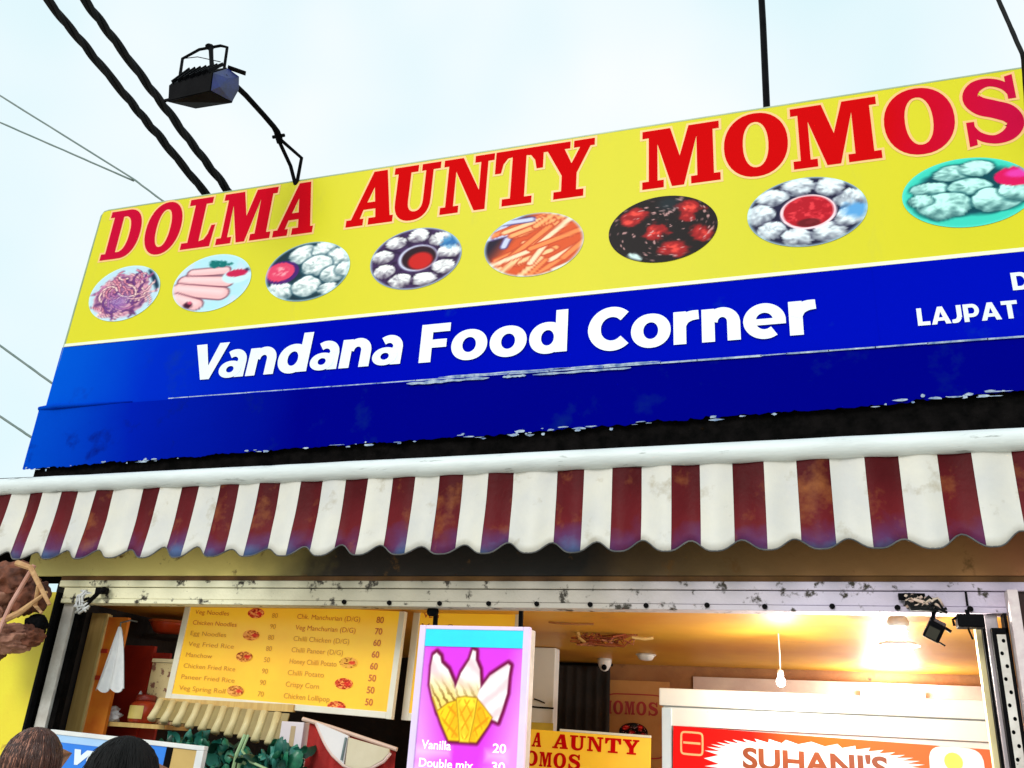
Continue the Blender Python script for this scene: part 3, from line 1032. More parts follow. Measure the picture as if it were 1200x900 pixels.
low = sheet(SX0 - .045, SX1, 3.15, 3.582, -.012, 420, 10, .006, 9, bottom=ragged)
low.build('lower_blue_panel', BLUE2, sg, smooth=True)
fo = MB()
fo.tube([(SX0 - .05, -.004, 3.588), (SX0 + .1, -.020, 3.592), (SX0 + .35, -.014, 3.588), (-4.2, -.008, 3.588)], [.016, .020, .012, .006], 8)
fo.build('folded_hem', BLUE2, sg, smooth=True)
ht = MB()
rn = random.Random(3)
x = -3.9
while x < SX1:
    ln = rn.uniform(.10, .35)
    thk = .006 if x < -2.6 else rn.uniform(.006, .011)
    zc = np.interp(x, [-3.25, -1.05, .667], [3.588, 3.583, 3.582])
    ht.poly([[(x, zc - thk / 2), (x + ln, zc - thk / 2 + rn.uniform(-.002, .002)), (x + ln, zc + thk / 2), (x, zc + thk / 2)]], -.021)
    x += ln - .005
for a, b_, zz, tk in ((-2.2, -1.68, 3.568, .016), (-1.6, -1.46, 3.566, .012), (-1.42, -.86, 3.566, .012), (-2.0, -1.2, 3.594, .010), (-1.3, -.7, 3.592, .008)):
    n_ = 14
    up = [(a + (b_ - a) * i / n_, zz + tk * (.5 + rn.uniform(-.25, .25)) * (1 if 0 < i < n_ else .2)) for i in range(n_ + 1)]
    lo_ = [(a + (b_ - a) * i / n_, zz - tk * (.5 + rn.uniform(-.25, .25)) * (1 if 0 < i < n_ else .2)) for i in range(n_ + 1)]
    ht.poly([lo_ + up[::-1]], -.0225)
tag(ht.build('peeling_seam', TORN, sg), None, None)
# torn paper flakes along the ragged foot of the sign
fl = MB()
for i in range(80):
    x = rn.uniform(-4.9, 1.5)
    if rn.random() < .75:
        x = rn.choice([-4.75, -4.0, -3.85, -2.45, -2.2, -1.75, -1.45, -1.1, -.85, .55, .7, .9]) + rn.gauss(0, .09)
    zc = ragged(x) + rn.uniform(-.02, .012)
    a, b_ = rn.uniform(.006, .05) * rn.uniform(.3, 1.3), rn.uniform(.0015, .009)
    pts = [(x + a * math.cos(t) * rn.uniform(.5, 1.2), zc + b_ * math.sin(t) * rn.uniform(.5, 1.3)) for t in [q * math.pi / 4 for q in range(8)]]
    fl.poly([pts], -.020 - rn.uniform(0, .004))
tag(fl.build('torn_flakes', TORN, sg), None, None, kind='stuff')
rv = MB().lathe((0, 0, 0), [(.002, -.006), (.010, -.004), (.012, 0), (.012, .01)], 7, axis='y').build('rivet', TORN, sg)
rv.location = Vector((-4.86, .012, 3.125)) - Vector((-1.7, 0, 3.2))
for i in range(1, 17):
    clone(rv, sg, (i * .1 + rn.uniform(-.02, .02) + (i > 8) * .12, 0, i * .0016 + rn.uniform(-.004, .004)))

# lettering
WORDS = [('DOLMA', [(-4.815, -4.505), (-4.455, -4.145), (-4.108, -3.85), (-3.812, -3.375), (-3.352, -3.043)]),
         ('AUNTY', [(-2.79, -2.449), (-2.474, -2.14), (-2.115, -1.765), (-1.755, -1.435), (-1.438, -1.105)]),
         ('MOMOS', [(-.807, -.350), (-.325, .034), (.056, .520), (.548, .903), (.935, 1.232)])]
for wd, xs in WORDS:
    o_, r_ = MB(), MB()
    for q_, (ch, (a, b_)) in enumerate(zip(wd, xs)):
        z0, z1 = (4.745, 5.165) if wd != 'MOMOS' else (4.728, 5.15)
        slab(o_, ch, a, b_, z0, z1, .0028 - .0005 * (q_ % 2), grow=.015)
        slab(r_, ch, a, b_, z0, z1, .0016 - .0004 * (q_ % 2))
    lo_ = o_.build('letter_outline', PEACH, sg)
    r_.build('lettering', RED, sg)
for s_, a, b_, z0, cp in (('Vandana', -3.785, -2.268, 3.712, .255), ('Food', -2.146, -1.232, 3.706, .252), ('Corner', -1.112, .112, 3.692, .262),
                          ('LAJPAT', .589, 1.040, 3.690, .097), ('D', 1.034, 1.115, 3.842, .098)):
    bt = MB()
    heavy(bt, s_, a, b_, z0, cp, -.0035, shear=.05 if s_ == 'Vandana' else 0.0, gap=.055 if len(s_) != 6 or s_ == 'Corner' else .09)
    bt.build('lettering', WPRINT, sg)

# food pictures
MX = [-4.508, -3.775, -3.028, -2.250, -1.470, -.690, .103, .906]
for k, x in enumerate(MX):
    medallion('food_picture', k, x, 4.442, .305 if k in (0,) else .315, .222 if k < 7 else .212, .0010, sg, FOOD)

# ------------------------------------------------------------------ the striped awning
aw = thing('striped_awning', 'maroon and cream striped valance with scalloped hem under a white pipe', 'awning', (-1.7, -.22, 2.91))
pp = MB()
n_ = 60
pp.tube([(-5.6 + i * 7.7 / n_, -.22 + .002 * noise.noise(Vector((i * .6, 0, 0))), zl(-5.6 + i * 7.7 / n_) + .003 * noise.noise(Vector((i * .5, 3, 0)))) for i in range(n_ + 1)], .053, 14)
pipe = pp.build('pipe', PIPE, aw, smooth=True)
sc_ = MB().lathe((0, 0, 0), [(.003, -.008), (.009, -.006), (.010, 0), (.010, .01)], 8, axis='y').build('screw', BLKMET, pipe)
sc_.location = Vector((-4.56, -.270, zl(-4.56) - .012)) - Vector((-1.7, -.22, 2.91))
for i in range(1, 13):
    clone(sc_, pipe, (i * .44 + random.uniform(-.05, .05), 0, i * .0024))
part('awning_roof', BLACK, aw, (-5.5, 2.1, -.20, -.02, 2.94, 2.96))

EDGE = [(-5.598, -5.418, 'c'), (-5.418, -5.291, 'm'), (-5.291, -5.154, 'c'), (-5.154, -5.027, 'm'), (-5.027, -4.895, 'c')]
mar = [(-4.895, -4.763), (-4.619, -4.511), (-4.364, -4.239), (-4.097, -3.976), (-3.757, -3.629), (-3.484, -3.359), (-3.213, -3.086), (-2.945, -2.817),
       (-2.679, -2.545), (-2.402, -2.261), (-2.118, -1.982), (-1.843, -1.708), (-1.565, -1.430), (-1.197, -1.054), (-0.910, -0.764), (-0.617, -0.481), (-0.328, -0.182),
       (-0.035, 0.112), (0.263, 0.408), (0.568, 0.706), (0.866, 1.007), (1.164, 1.307), (1.460, 1.609)]
for i, (a, b_) in enumerate(mar):
    EDGE.append((a, b_, 'm'))
    EDGE.append((b_, mar[i + 1][0] if i + 1 < len(mar) else 1.85, 'c'))


def wav(x):
    x += .030 * noise.noise(Vector((x * 1.1, 7, 2)))
    u = ((x + 4.4245) / 0.2296)
    return u


def hem(x):
    u = wav(x)
    c_ = .5 + .5 * math.cos(2 * math.pi * u)            # 1 at the notches between scallops
    return 2.503 + .056 * (1 + .45 * noise.noise(Vector((x * 1.9, 3, 3)))) * (c_ ** 1.5) + .007 * noise.noise(Vector((x * 3, 1, 0))) + (x + 1.9) * .004


def vy(x, t):
    return -.222 + .016 * math.cos(2 * math.pi * wav(x)) * (.35 + .65 * t) - .030 * t * t + .006 * noise.noise(Vector((x * 2.2, t * 2, 5)))


for a, b_, kind in EDGE:
    nx, nz_ = max(4, int((b_ - a) / .018)), 10
    mb = MB()
    for side in (0, 1):
        for j in range(nz_ + 1):
            for i in range(nx + 1):
                x = a + (b_ - a) * i / nx
                t = 1 - j / nz_
                zb, zt = hem(x), zl(x) - .047
                mb.v.append((x, vy(x, t) + side * .006 - (.0015 if kind == 'c' else 0), zb + (zt - zb) * j / nz_))
    Q = (nx + 1) * (nz_ + 1)
    for j in range(nz_):
        for i in range(nx):
            q = j * (nx + 1) + i
            mb.f.append((q, q + 1, q + nx + 2, q + nx + 1))
            mb.f.append((Q + q, Q + q + nx + 1, Q + q + nx + 2, Q + q + 1))
    for i in range(nx):
        mb.f.append((i + 1, i, Q + i, Q + i + 1))
    mb.m = [0] * len(mb.f)
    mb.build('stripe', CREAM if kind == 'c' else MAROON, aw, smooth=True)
hm = MB()
hm.tube([(-5.58 + i * .02, vy(-5.58 + i * .02, 1) + .002, hem(-5.58 + i * .02) - .001) for i in range(371)], .0042, 6)
hm.build('hem_cord', mat('grey_hem', (0.05, 0.055, 0.06, 1), (0.12, 0.12, 0.12, 1), scale=9, rough=.8), aw)

# ------------------------------------------------------------------ floodlight on its arm
fd = thing('floodlight', 'black floodlight with wire frame on a long arm above the sign', 'floodlight', (-3.24, .02, 5.19))
a_ = MB()
a_.tube([(-3.245, .02, 5.15), (-3.285, -.03, 5.30), (-3.32, -.2, 5.44)], .014, 8)
a_.tube([(-3.245, .02, 5.15), (-3.185, -.06, 5.33), (-3.31, -.18, 5.43)], .013, 8)
a_.build('bracket', BLKMET, fd)
arm = MB()
arm.tube([(-3.318, -.15, 5.415), (-3.312, -.18, 5.435), (-3.305, -.22, 5.452), (-3.302, -.27, 5.458), (-3.300, -.40, 5.455), (-3.302, -.6, 5.450), (-3.31, -.70, 5.446), (-3.325, -.80, 5.44)], [.022, .025, .023, .019, .018, .018, .018, .018], 12)
arm.lathe((-3.309, -.19, 5.44), [(.004, -.05), (.012, -.046), (.012, .046), (.004, .05)], 8, axis='x')
arm.build('arm', BLKMET, fd)


def hull(mb, pts, mi=0):
    bm = bmesh.new()
    for p in pts:
        bm.verts.new(p)
    bmesh.ops.convex_hull(bm, input=bm.verts)
    bmesh.ops.recalc_face_normals(bm, faces=bm.faces)
    loose = [v for v in bm.verts if not v.link_faces]
    bmesh.ops.delete(bm, geom=loose, context='VERTS')
    bm.verts.index_update()
    mb.add([v.co for v in bm.verts], [[v.index for v in f.verts] for f in bm.faces], mi)
    bm.free()
    return mb


LA, LB = (-3.571, -.95, 5.165), (-3.335, -.885, 5.255)
hb = MB()
hull(hb, [LA, LB, (-3.598, -.95, 5.30), (-3.345, -.89, 5.40), (-3.638, -.83, 5.50), (-3.345, -.78, 5.535), (-3.60, -.70, 5.40), (-3.33, -.66, 5.44), (-3.57, -.72, 5.30), (-3.33, -.68, 5.33)])
hb.build('housing', BLKMET, fd)
fn_ = MB()
for q in range(7):
    xq = -3.575 + q * .035
    fn_.bar((xq, -.955 + q * .008, 5.315 + q * .014), (xq + .002, -.845 + q * .008, 5.515 + q * .006), .006, .022)
fn_.build('cooling_fins', BLKMET, fd)['kind'] = 'stuff'
sb = MB()
hull(sb, [(-3.330, -.88, 5.262), (-3.340, -.885, 5.398), (-3.338, -.775, 5.53), (-3.326, -.665, 5.44), (-3.326, -.685, 5.335),
          (-3.300, -.85, 5.31), (-3.296, -.80, 5.42), (-3.285, -.72, 5.50), (-3.29, -.69, 5.42)])
sb.build('end_cap', mat('blue_black_plastic', (0.010, 0.020, 0.16, 1), (0.006, 0.010, 0.07, 1), scale=12, rough=.35), fd)
rm = MB()
rm.bar((-3.345, -.77, 5.545), (-3.255, -.70, 5.535), .03, .012)
rm.bar((-3.60, -.955, 5.175), (-3.335, -.885, 5.262), .012, .016)
rm.build('visor', BLKMET, fd)
fr = MB()
fr.tube([(-3.655, -.83, 5.50), (-3.700, -.80, 5.670), (-3.62, -.76, 5.765), (-3.50, -.71, 5.815), (-3.452, -.70, 5.80), (-3.435, -.70, 5.60), (-3.40, -.74, 5.53)], .010, 6)
fr.tube([(-3.55, -.74, 5.79), (-3.50, -.76, 5.65), (-3.45, -.78, 5.53)], [.016, .014, .018], 6)
fr.lump((-3.56, -.74, 5.79), (.028, .028, .024), 3, .3, 3, 2)
fr.tube([(-3.70, -.80, 5.67), (-3.60, -.78, 5.68), (-3.46, -.72, 5.66)], .003, 5)
fr.build('wire_frame', BLKMET, fd)

# ------------------------------------------------------------------ cables and wires
def rope(name, label, P, r, M, cat, group=None, lumpy=.0, sag=.0, n=40, seed=0):
    pts, rs = [], []
    P = [Vector(p) for p in P]
    for i in range(n + 1):
        t = i / n
        u = t * (len(P) - 1)
        k = min(int(u), len(P) - 2)
        q = P[k].lerp(P[k + 1], u - k)
        q.z -= sag * 4 * t * (1 - t)
        q += Vector((noise.noise(Vector((t * 18, seed, 0))), 0, noise.noise(Vector((t * 18, seed, 5))))) * lumpy
        pts.append(q)
        rs.append(r * (1 + (6 * lumpy / max(r, .001) * .10) * noise.noise(Vector((t * 45, seed, 9)))))
    mb = MB().tube(pts, rs, 8)
    o = mb.build(name, M, None, smooth=True)
    return tag(o, label, cat, group)


def twisted(name, label, p, q, r, seed):
    """a bundle of three insulated strands twisted together"""
    p, q = Vector(p), Vector(q)
    d = (q - p).normalized()
    a = d.orthogonal().normalized()
    b_ = d.cross(a)
    mb = MB()
    n = 150
    for s_ in range(3):
        pts = []
        for i in range(n + 1):
            t = i / n
            an = t * 46 + s_ * 2 * math.pi / 3 + noise.noise(Vector((t * 9, seed, 1))) * 1.5
            c_ = p.lerp(q, t)
            c_.z -= .10 * 4 * t * (1 - t) * .3
            pts.append(c_ + (a * math.cos(an) + b_ * math.sin(an)) * r * .62 + (a * noise.noise(Vector((t * 22, seed, 3))) + b_ * noise.noise(Vector((t * 22, seed, 6)))) * .006)
        mb.tube(pts, r * .60, 7)
    return tag(mb.build(name, BLKCAB, None, smooth=True), label, 'cable', 'thick black cables over the sign')


ca, cb = Vector((-4.372, .40, 5.571)), Vector((-4.934, -.90, 6.403))
twisted('power_cable', 'thick black twisted cable, the left one of the pair crossing behind the sign', ca - (cb - ca) * .5, cb + (cb - ca) * 1.2, .029, 1)
ca, cb = Vector((-4.173, .40, 5.572)), Vector((-4.576, -.90, 6.309))
twisted('power_cable', 'thick black twisted cable, right of the pair, passing beside the floodlight', ca - (cb - ca) * .5, cb + (cb - ca) * 1.2, .029, 2)
rope('wire', 'thin grey wire, upper one of two that meet at the sign corner', [(-16.5, 3, 13.79), (-10.81, 3, 10.008), (-7.911, 3, 8.075), (-7.354, 3, 7.656), (-6.3, 3, 7.0)], .012, GREYW, 'wire', 'thin wires left of the sign', lumpy=.004)
rope('wire', 'thin grey wire, lower one of two that meet at the sign corner', [(-16.0, 3.02, 12.25), (-10.624, 3.02, 9.494), (-7.911, 3.02, 8.055)], .012, GREYW, 'wire', 'thin wires left of the sign', lumpy=.004)
rope('wire', 'thin dark wire reaching the sign edge beside the white part of the blue panel', [(-13, 3, 8.0), (-9.302, 3, 5.838), (-8.243, 3, 5.228), (-6.5, 3, 4.3)], .014, GREYW, 'wire', 'thin wires left of the sign', lumpy=.004)
rope('wire', 'thin dark wire, lowest of all, meeting the foot of the sign', [(-12, 3, 6.4), (-8.958, 3, 4.887), (-8.309, 3, 4.557), (-6.4, 3, 3.6)], .014, GREYW, 'wire', 'thin wires left of the sign', lumpy=.004)
rope('wire', 'dark grey wire crossing the top right corner of the view', [(.90, -.5, 6.5), (1.08, -.5, 5.223), (1.137, -.5, 4.826 + .02), (1.30, .25, 4.9)], .011, BLKCAB, 'wire', None, lumpy=.002)
pl = thing('antenna_pole', 'thin black upright pole rising behind the letters MOMOS', 'pole', (-.07, .3, 3.02))
MB().tube([(-.079, .3, 3.02), (-.076, .3, 5.4), (-.066, .3, 6.1), (-.060, .3, 7.2)], .0215, 8).build('shaft', BLKMET, pl)
MB().lathe((-.077, .3, 3.03), [(.09, 0), (.09, .012), (.03, .014), (.03, .06)], 12).build('base_plate', BLKMET, pl)

# ------------------------------------------------------------------ menu boards
def line(parent, M, fn, *a, name='printed_line', **k):
    mb = MB()
    fn(mb, *a, **k)
    if mb.v:
        mb.build(name, M, parent)


def menu_picture(k, U, V):
    C = np.zeros(U.shape + (3,))
    C[:] = ((190, 40, 30), (206, 110, 44), (196, 120, 50), (190, 120, 50), (222, 170, 60), (200, 60, 36), (206, 76, 44))[k]
    n2 = fbm(U, V, 5, 200 + k)
    C = put(C, np.clip((n2 - .45) * 4, 0, 1), (240, 170, 90))
    C = put(C, np.clip((.42 - n2) * 5, 0, 1), (110, 30, 20))
    C = put(C, soft(np.hypot(U - .4, V) - .35 + (n2 - .5) * .3, .2) * .7, (214, 40, 40))
    return np.clip(C, 0, 255)


MP = mat_attr('menu_picture_print', .35, .15)  # dish prints share the added emission of the menu boards
mn = thing('menu_board', 'wide yellow menu board in a white frame hanging on the left', 'menu board', (-3.72, .35, 2.348), rot=(0, R(1.6), 0))
W_, H_ = 1.49, .580
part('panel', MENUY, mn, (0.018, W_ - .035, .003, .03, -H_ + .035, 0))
part('frame', MENUW, mn, (-.022, .018, -.004, .034, -H_ - .002, 0), (W_ - .035, W_ + .0, -.004, .034, -H_ - .002, 0), (.018, W_ - .035, -.0038, .0345, -H_, -H_ + .035), bev=.003)
part('hanger', STEEL, mn, (.25, .27, .006, .024, 0, .03), (1.2, 1.22, .006, .024, 0, .03))
rows = [('Veg Noodles', .25, 1), ('Chicken Noodles', .32, 1), ('Egg Noodles', .26, 1), ('Veg Fried Rice', .33, 1), ('Manchow', .19, 1), ('Chicken Fried Rice', .37, 1), ('Paneer Fried Rice', .38, 1), ('Veg Spring Roll', .33, 1)]
for i, (s_, wd, real) in enumerate(rows):
    z_ = -.072 - i * .0640
    if real:
        line(mn, MENUR if i < 2 else MENUO, text, s_, .06, .06 + wd, z_, .026, -.0005, off=0)
    else:
        line(mn, MENUO, smudge, .06, .06 + wd, z_, .026, -.0005)
    line(mn, MENUO, text, ('80', '90', '80', '80', '50', '90', '90', '70')[i], .615, .655, z_, .028, -.0005, name='printed_price')
rows = [('Chk. Manchurian (D/G)', .42, 1), ('Veg Manchurian (D/G)', .40, 1), ('Chilli Chicken (D/G)', .37, 1), ('Chilli Paneer (D/G)', .34, 1), ('Honey Chilli Potato', .31, 1), ('Chilli Potato', .24, 1), ('Crispy Corn', .22, 1), ('Chicken Lollipop', .30, 1)]
for i, (s_, wd, real) in enumerate(rows):
    z_ = -.070 - i * .0640
    if real:
        line(mn, MENUR if i < 2 else MENUO, text, s_, .79, .79 + wd, z_, .028, -.0005, off=0)
    else:
        line(mn, MENUO, smudge, .79, .79 + wd, z_, .026, -.0005)
    line(mn, MENUR, text, ('80', '70', '60', '60', '60', '50', '50', '50')[i], 1.315, 1.362, z_ - .002, .036, -.0005, off=.02, name='printed_price')
for k, (x, z_) in enumerate(((.50, -.050), (.495, -.180), (.475, -.305), (.46, -.500), (1.175, -.300), (1.165, -.415), (1.14, -.540))):
    medallion('dish_picture', k, x, z_, .058, .030, -.001, mn, MP, fn=menu_picture)

m2 = thing('menu_board', 'narrow yellow price board half hidden behind the pink ice cream sign', 'menu board', (-2.215, .46, 2.352), rot=(0, R(1.2), 0))
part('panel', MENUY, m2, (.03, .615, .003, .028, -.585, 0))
part('frame', MENUW, m2, (-.012, .03, -.003, .032, -.625, 0), (.615, .64, -.003, .032, -.625, 0), (.03, .615, -.0028, .0325, -.625, -.585), bev=.003)
MENUB = mat('menu_brown_print', (0.28, 0.08, 0.02, 1), (0.36, 0.12, 0.02, 1), scale=9, rough=.5)
line(m2, MENUR, text, 'VEG', .05, .15, -.062, .034, -.0005, off=.02)
for i, s_ in enumerate(('Veg Steam', 'Veg Fried', 'Paneer', 'Chicken', 'Soya', 'Tandoori', 'Afghani', 'Cheese')):
    line(m2, MENUO if i in (3, 6) else MENUB, text, s_, .045, .045 + .042 * len(s_), -.126 - i * .058, .032, -.0005)

# ------------------------------------------------------------------ ice cream light box
ic = thing('ice_cream_sign', 'magenta ice cream light box with three cones and a cyan top band', 'light box', (-1.685, .05, 2.19))
x0, x1, zt, zb = -1.992, -1.380, 2.192, 1.40
PINKG = mat('lilac_acrylic', (0.74, 0.62, 0.86, 1), (0.66, 0.54, 0.80, 1), scale=3, rough=.3, emit=.16)
part('casing', WHITED, ic, (x0 + .006, x1 - .006, .075, .16, zb + .006, zt - .006), bev=.004)
part('frame', PINKG, ic, (x0, x0 + .036, .04, .072, zb, zt), (x1 - .036, x1, .04, .072, zb, zt), (x0 + .036, x1 - .036, .0405, .0715, zt - .020, zt), (x0 + .036, x1 - .036, .0405, .0715, zb, zb + .04), bev=.004)
part('cyan_band', mat('cyan_acrylic', (0.010, 0.74, 0.90, 1), (0.012, 0.66, 0.86, 1), scale=4, rough=.25, emit=.12), ic, (x0 + .036, x1 - .036, .046, .07, zt - .106, zt - .020))
# the lit face: magenta at the centre, paler at the sides (printed)
def face_print(U, V):
    f = lambda q: [((a - 427) / 297.0, 1 - (b_ - 190) / 354.7) for a, b_ in q]
    C = np.zeros(U.shape + (3,))
    C[:] = (226, 64, 240)
    side = np.clip((np.abs(U) - .42 - .30 * np.clip(V, -1, 1)) / .6, 0, 1)
    C = put(C, side * .62, (240, 206, 252))
    for v0 in (-.58, -.86):
        for u0, u1 in ((-1, -.30), (.40, .80)):
            bx = soft(np.maximum(np.abs(V - v0) - .06, np.maximum(u0 - U, U - u1)), .14)
            C = put(C, bx * .55, (250, 236, 252))
    n1, n2 = fbm(U, V, 4, 11), fbm(U, V, 11, 12)
    parts = ([(185, 240), (205, 225), (230, 245), (240, 280), (285, 315), (325, 385), (350, 460), (345, 490), (240, 545), (205, 470), (180, 400), (178, 300)],
             [(425, 205), (445, 212), (448, 260), (475, 310), (487, 400), (470, 462), (350, 470), (335, 420), (365, 330), (410, 260)],
             [(640, 275), (655, 285), (648, 340), (645, 430), (620, 520), (600, 580), (560, 565), (470, 465), (480, 420), (540, 340), (600, 300)])
    cone = [(236, 530), (300, 490), (350, 455), (440, 450), (475, 462), (565, 555), (545, 590), (482, 686), (322, 686), (270, 600)]
    for q in parts + (cone,):
        C = put(C, soft(sdf(U, V, [(a + .012, b_ + .004) for a, b_ in f(q)]) - .055, .05), (116, 16, 70))
    for k, q in enumerate(parts):
        d = sdf(U, V, f(q))
        m_ = soft(d, .03)
        swirl = .5 + .5 * np.sin((V * 2.0 + U * (1.6, 1.0, -1.2)[k]) * 9 + n1 * 2.5)
        C = put(C, m_, (255, 250, 250))
        C = put(C, m_ * np.clip(swirl - .3, 0, 1) * .75, (224, 176, 190))
        if k < 2:
            lowp = np.clip(((.62, .55)[k] - V) * 2.2, 0, 1)
            C = put(C, m_ * lowp * .9, (250, 226, 110))
            C = put(C, m_ * np.clip(lowp * 1.4 - .25, 0, 1) * np.clip((np.sin((U * 2.6 + V * 2.2) * 15 + n2 * 3) - .25) * 2, 0, .8), (140, 96, 40))
    wafers = ([(205, 470), (240, 540), (300, 495), (352, 478), (372, 560), (388, 686), (322, 686), (270, 600)],
              [(350, 466), (400, 456), (472, 462), (462, 560), (440, 690), (388, 690), (372, 580)],
              [(474, 466), (520, 510), (566, 558), (545, 600), (484, 688), (438, 688), (460, 570)])
    for k in (0, 2, 1):
        d = sdf(U, V, f(wafers[k]))
        m_ = soft(d, .03)
        C = put(C, soft(d - .012, .03), (150, 84, 16))
        C = put(C, m_, ((252, 216, 40), (254, 232, 60), (250, 204, 36))[k])
        a1, a2 = ((.5, 1.3), (1.0, 1.0), (1.3, .5))[k]
        grid = np.maximum(np.sin((U * a1 * 2 + V * 1.4) * 17), np.sin((U * a2 * 2 - V * 1.4) * 17))
        C = put(C, soft(d + .04, .04) * np.clip((grid - .75) * 4, 0, .75), (226, 140, 20))
        C = put(C, soft(d + .02, .03) * np.clip((n1 - .5) * 3, 0, .4), (240, 150, 26))
    return np.clip(C, 0, 255)


mb = MB()
nx, nz_ = 120, 150
P = []
for j in range(nz_ + 1):
    for i in range(nx + 1):
        u, v = i / nx * 2 - 1, j / nz_ * 2 - 1
        P.append((u, v))
        mb.v.append((x0 + .036 + (x1 - x0 - .072) * i / nx, .052, zb + .04 + (zt - .106 - zb - .04) * j / nz_))
for j in range(nz_):
    for i in range(nx):
        a = j * (nx + 1) + i
        mb.f.append((a, a + 1, a + nx + 2, a + nx + 1))
        mb.m.append(0)
P = np.array(P)
cols = np.ones((len(P), 4))
cols[:, :3] = to_lin(face_print(P[:, 0], P[:, 1]))
mb.build('lit_face', mat_attr('lit_magenta_print', .3, .05), ic, cols=cols)
ICW = mat('white_lit_print', (0.92, 0.90, 0.94, 1), (0.88, 0.86, 0.92, 1), scale=5, rough=.4, emit=.5)
for a in (('Vanilla', -1.925, -1.765, 1.588, .042), ('Double mix', -1.930, -1.64, 1.505, .040), ('20', -1.545, -1.475, 1.590, .042), ('30', -1.545, -1.475, 1.507, .042)):
    line(ic, ICW, text, *a, .0500, off=.02, name='lettering')
br = MB()
br.bar((-1.93, .10, 2.19), (-1.93, .09, 2.30), .02, .02)
br.build('hanging_bracket', BLKMET, ic)
br = MB()
br.bar((-1.45, .10, 2.19), (-1.45, .09, 2.30), .02, .02)
br.build('hanging_bracket', BLKMET, ic)
br = MB()
br.lump((-1.92, .03, 2.262), (.035, .02, .026), 4, .2, 2, 2)
br.build('bracket_knob', BLKMET, ic)

# ------------------------------------------------------------------ name board, poster, column
nb = thing('name_board', 'small yellow board repeating the shop name in red inside the stall', 'name board', (-1.42, 1.2, 1.73), rot=(0, R(1.0), 0))
NBX = -.62
part('panel', MENUY, nb, (NBX, .455, .0, .02, -.42, 0), bev=.003)
part('white_edge', MENUW, nb, (-.10, .455, -.002, .022, .001, .014))
tx = MB()
for wd, a, b_, z0 in (('DOLMA', -.56, -.205, -.098), ('AUNTY', -.145, .395, -.098), ('MOMOS', -.40, .045, -.205)):
    n = len(wd)
    for i, ch in enumerate(wd):
        w1 = (b_ - a) / n
        slab(tx, ch, a + i * w1 + .004, a + (i + 1) * w1 - .006, z0, z0 + .082, -.003)
tx.build('lettering', RED, nb)

po = thing('wall_poster', 'brown poster lettered MOMOS in red on the back wall', 'poster', (-1.40, 3.1, 2.1))
part('sheet', mat('brown_poster_paper', (0.50, 0.24, 0.07, 1), (0.42, 0.18, 0.05, 1), scale=4, rough=.5), po, (-1.70, -1.14, 3.10, 3.115, 1.55, 2.19))
tx = MB()
n = 5
for i, ch in enumerate('MOMOS'):
    slab(tx, ch, -1.69 + i * .094, -1.69 + i * .094 + .082, 1.93, 2.03, 3.096)
ring = arc(-1.42, 1.85, .25, .24, 0, 360, 40, 7)[:-1]
tx.poly([ccw(ring), ccw(offset(ring, -.010))[::-1]], 3.0965)
tx.build('lettering', mat('dark_red_print', (0.36, 0.012, 0.02, 1), (0.28, 0.01, 0.015, 1), scale=5, rough=.5), po)
medallion('food_picture', 5, -1.43, 1.80, .115, .07, 3.095, po, FOOD)

cl = thing('white_column', 'white painted pillar with a thin wire beside the dark doorway', 'pillar', (-1.86, 2.0, 0))
part('shaft', mat('bright_white_gloss', (0.80, 0.82, 0.82, 1), (0.74, 0.77, 0.78, 1), scale=5, rough=.35), cl, (-1.99, -1.79, 2.0, 2.12, .065, 2.31), bev=.008)
wi = MB()
wi.tube([(-1.99, 1.99, 1.905), (-1.90, 1.985, 1.900), (-1.785, 1.99, 1.898)], .006, 6)
wi.tube([(-1.93, 1.99, 1.955), (-1.89, 1.985, 1.945), (-1.85, 1.99, 1.93)], .005, 6)
wi.build('wire', BLKCAB, cl)
part('strap', mat('yellow_strap', (0.78, 0.60, 0.08, 1), rough=.5), cl, (-1.995, -1.785, 1.992, 2.0, 1.70, 1.80))
dw = thing('added_doorway_backdrop', 'black curtain hanging in the doorway between pillar and poster', 'curtain', (-1.75, 2.95, 0))  # black cloth added where the doorway is only dark inside
mb = MB()
for j in range(9):
    for i in range(41):
        x = -2.10 + .50 * i / 40
        mb.v.append((x, 2.98 + .025 * math.sin(i * .95) * (1 - j / 10), .08 + 2.20 * j / 8))
for j in range(8):
    for i in range(40):
        a = j * 41 + i
        mb.f.append((a, a + 1, a + 42, a + 41))
        mb.m.append(0)
mb.build('cloth', DARKW, dw, smooth=True)
part('added_rod', BLKMET, dw, (-2.12, -1.58, 2.97, 2.99, 2.285, 2.305))

# ------------------------------------------------------------------ white cabinet with the red SUHANI'S sign
fz = thing('display_cabinet', "tall white steel cabinet carrying the red SUHANI'S sign", 'cabinet', (0, 1.3, .06))
WH2 = mat('white_enamel', (0.80, 0.81, 0.79, 1), (0.73, 0.75, 0.74, 1), scale=4, rough=.28, bump=.03, spots=((0.46, 0.44, 0.34, 1), 9, .68, .05))
BLW = mat('bluish_enamel', (0.60, 0.72, 0.82, 1), (0.54, 0.66, 0.78, 1), scale=4, rough=.3)
part('body', WH2, fz, (-.91, .93, 1.325, 1.98, .065, 1.955))
part('top_panel', WH2, fz, (-.93, .95, 1.285, 2.0, 1.912, 2.012), bev=.008)
part('header_strip', WH2, fz, (-.88, .90, 1.302, 1.322, 1.80, 1.904), bev=.003)
part('corner_post', BLW, fz, (-.915, -.856, 1.293, 1.322, .07, 1.900), bev=.004)
part('corner_post', BLW, fz, (.905, .95, 1.293, 1.322, .07, 1.900), bev=.004)
rs = local(thing('shop_sign', "red sign with SUHANI'S in brown on a white starburst", 'sign', (-.845, 1.285, 1.80), rot=(0, R(1.3), 0)))
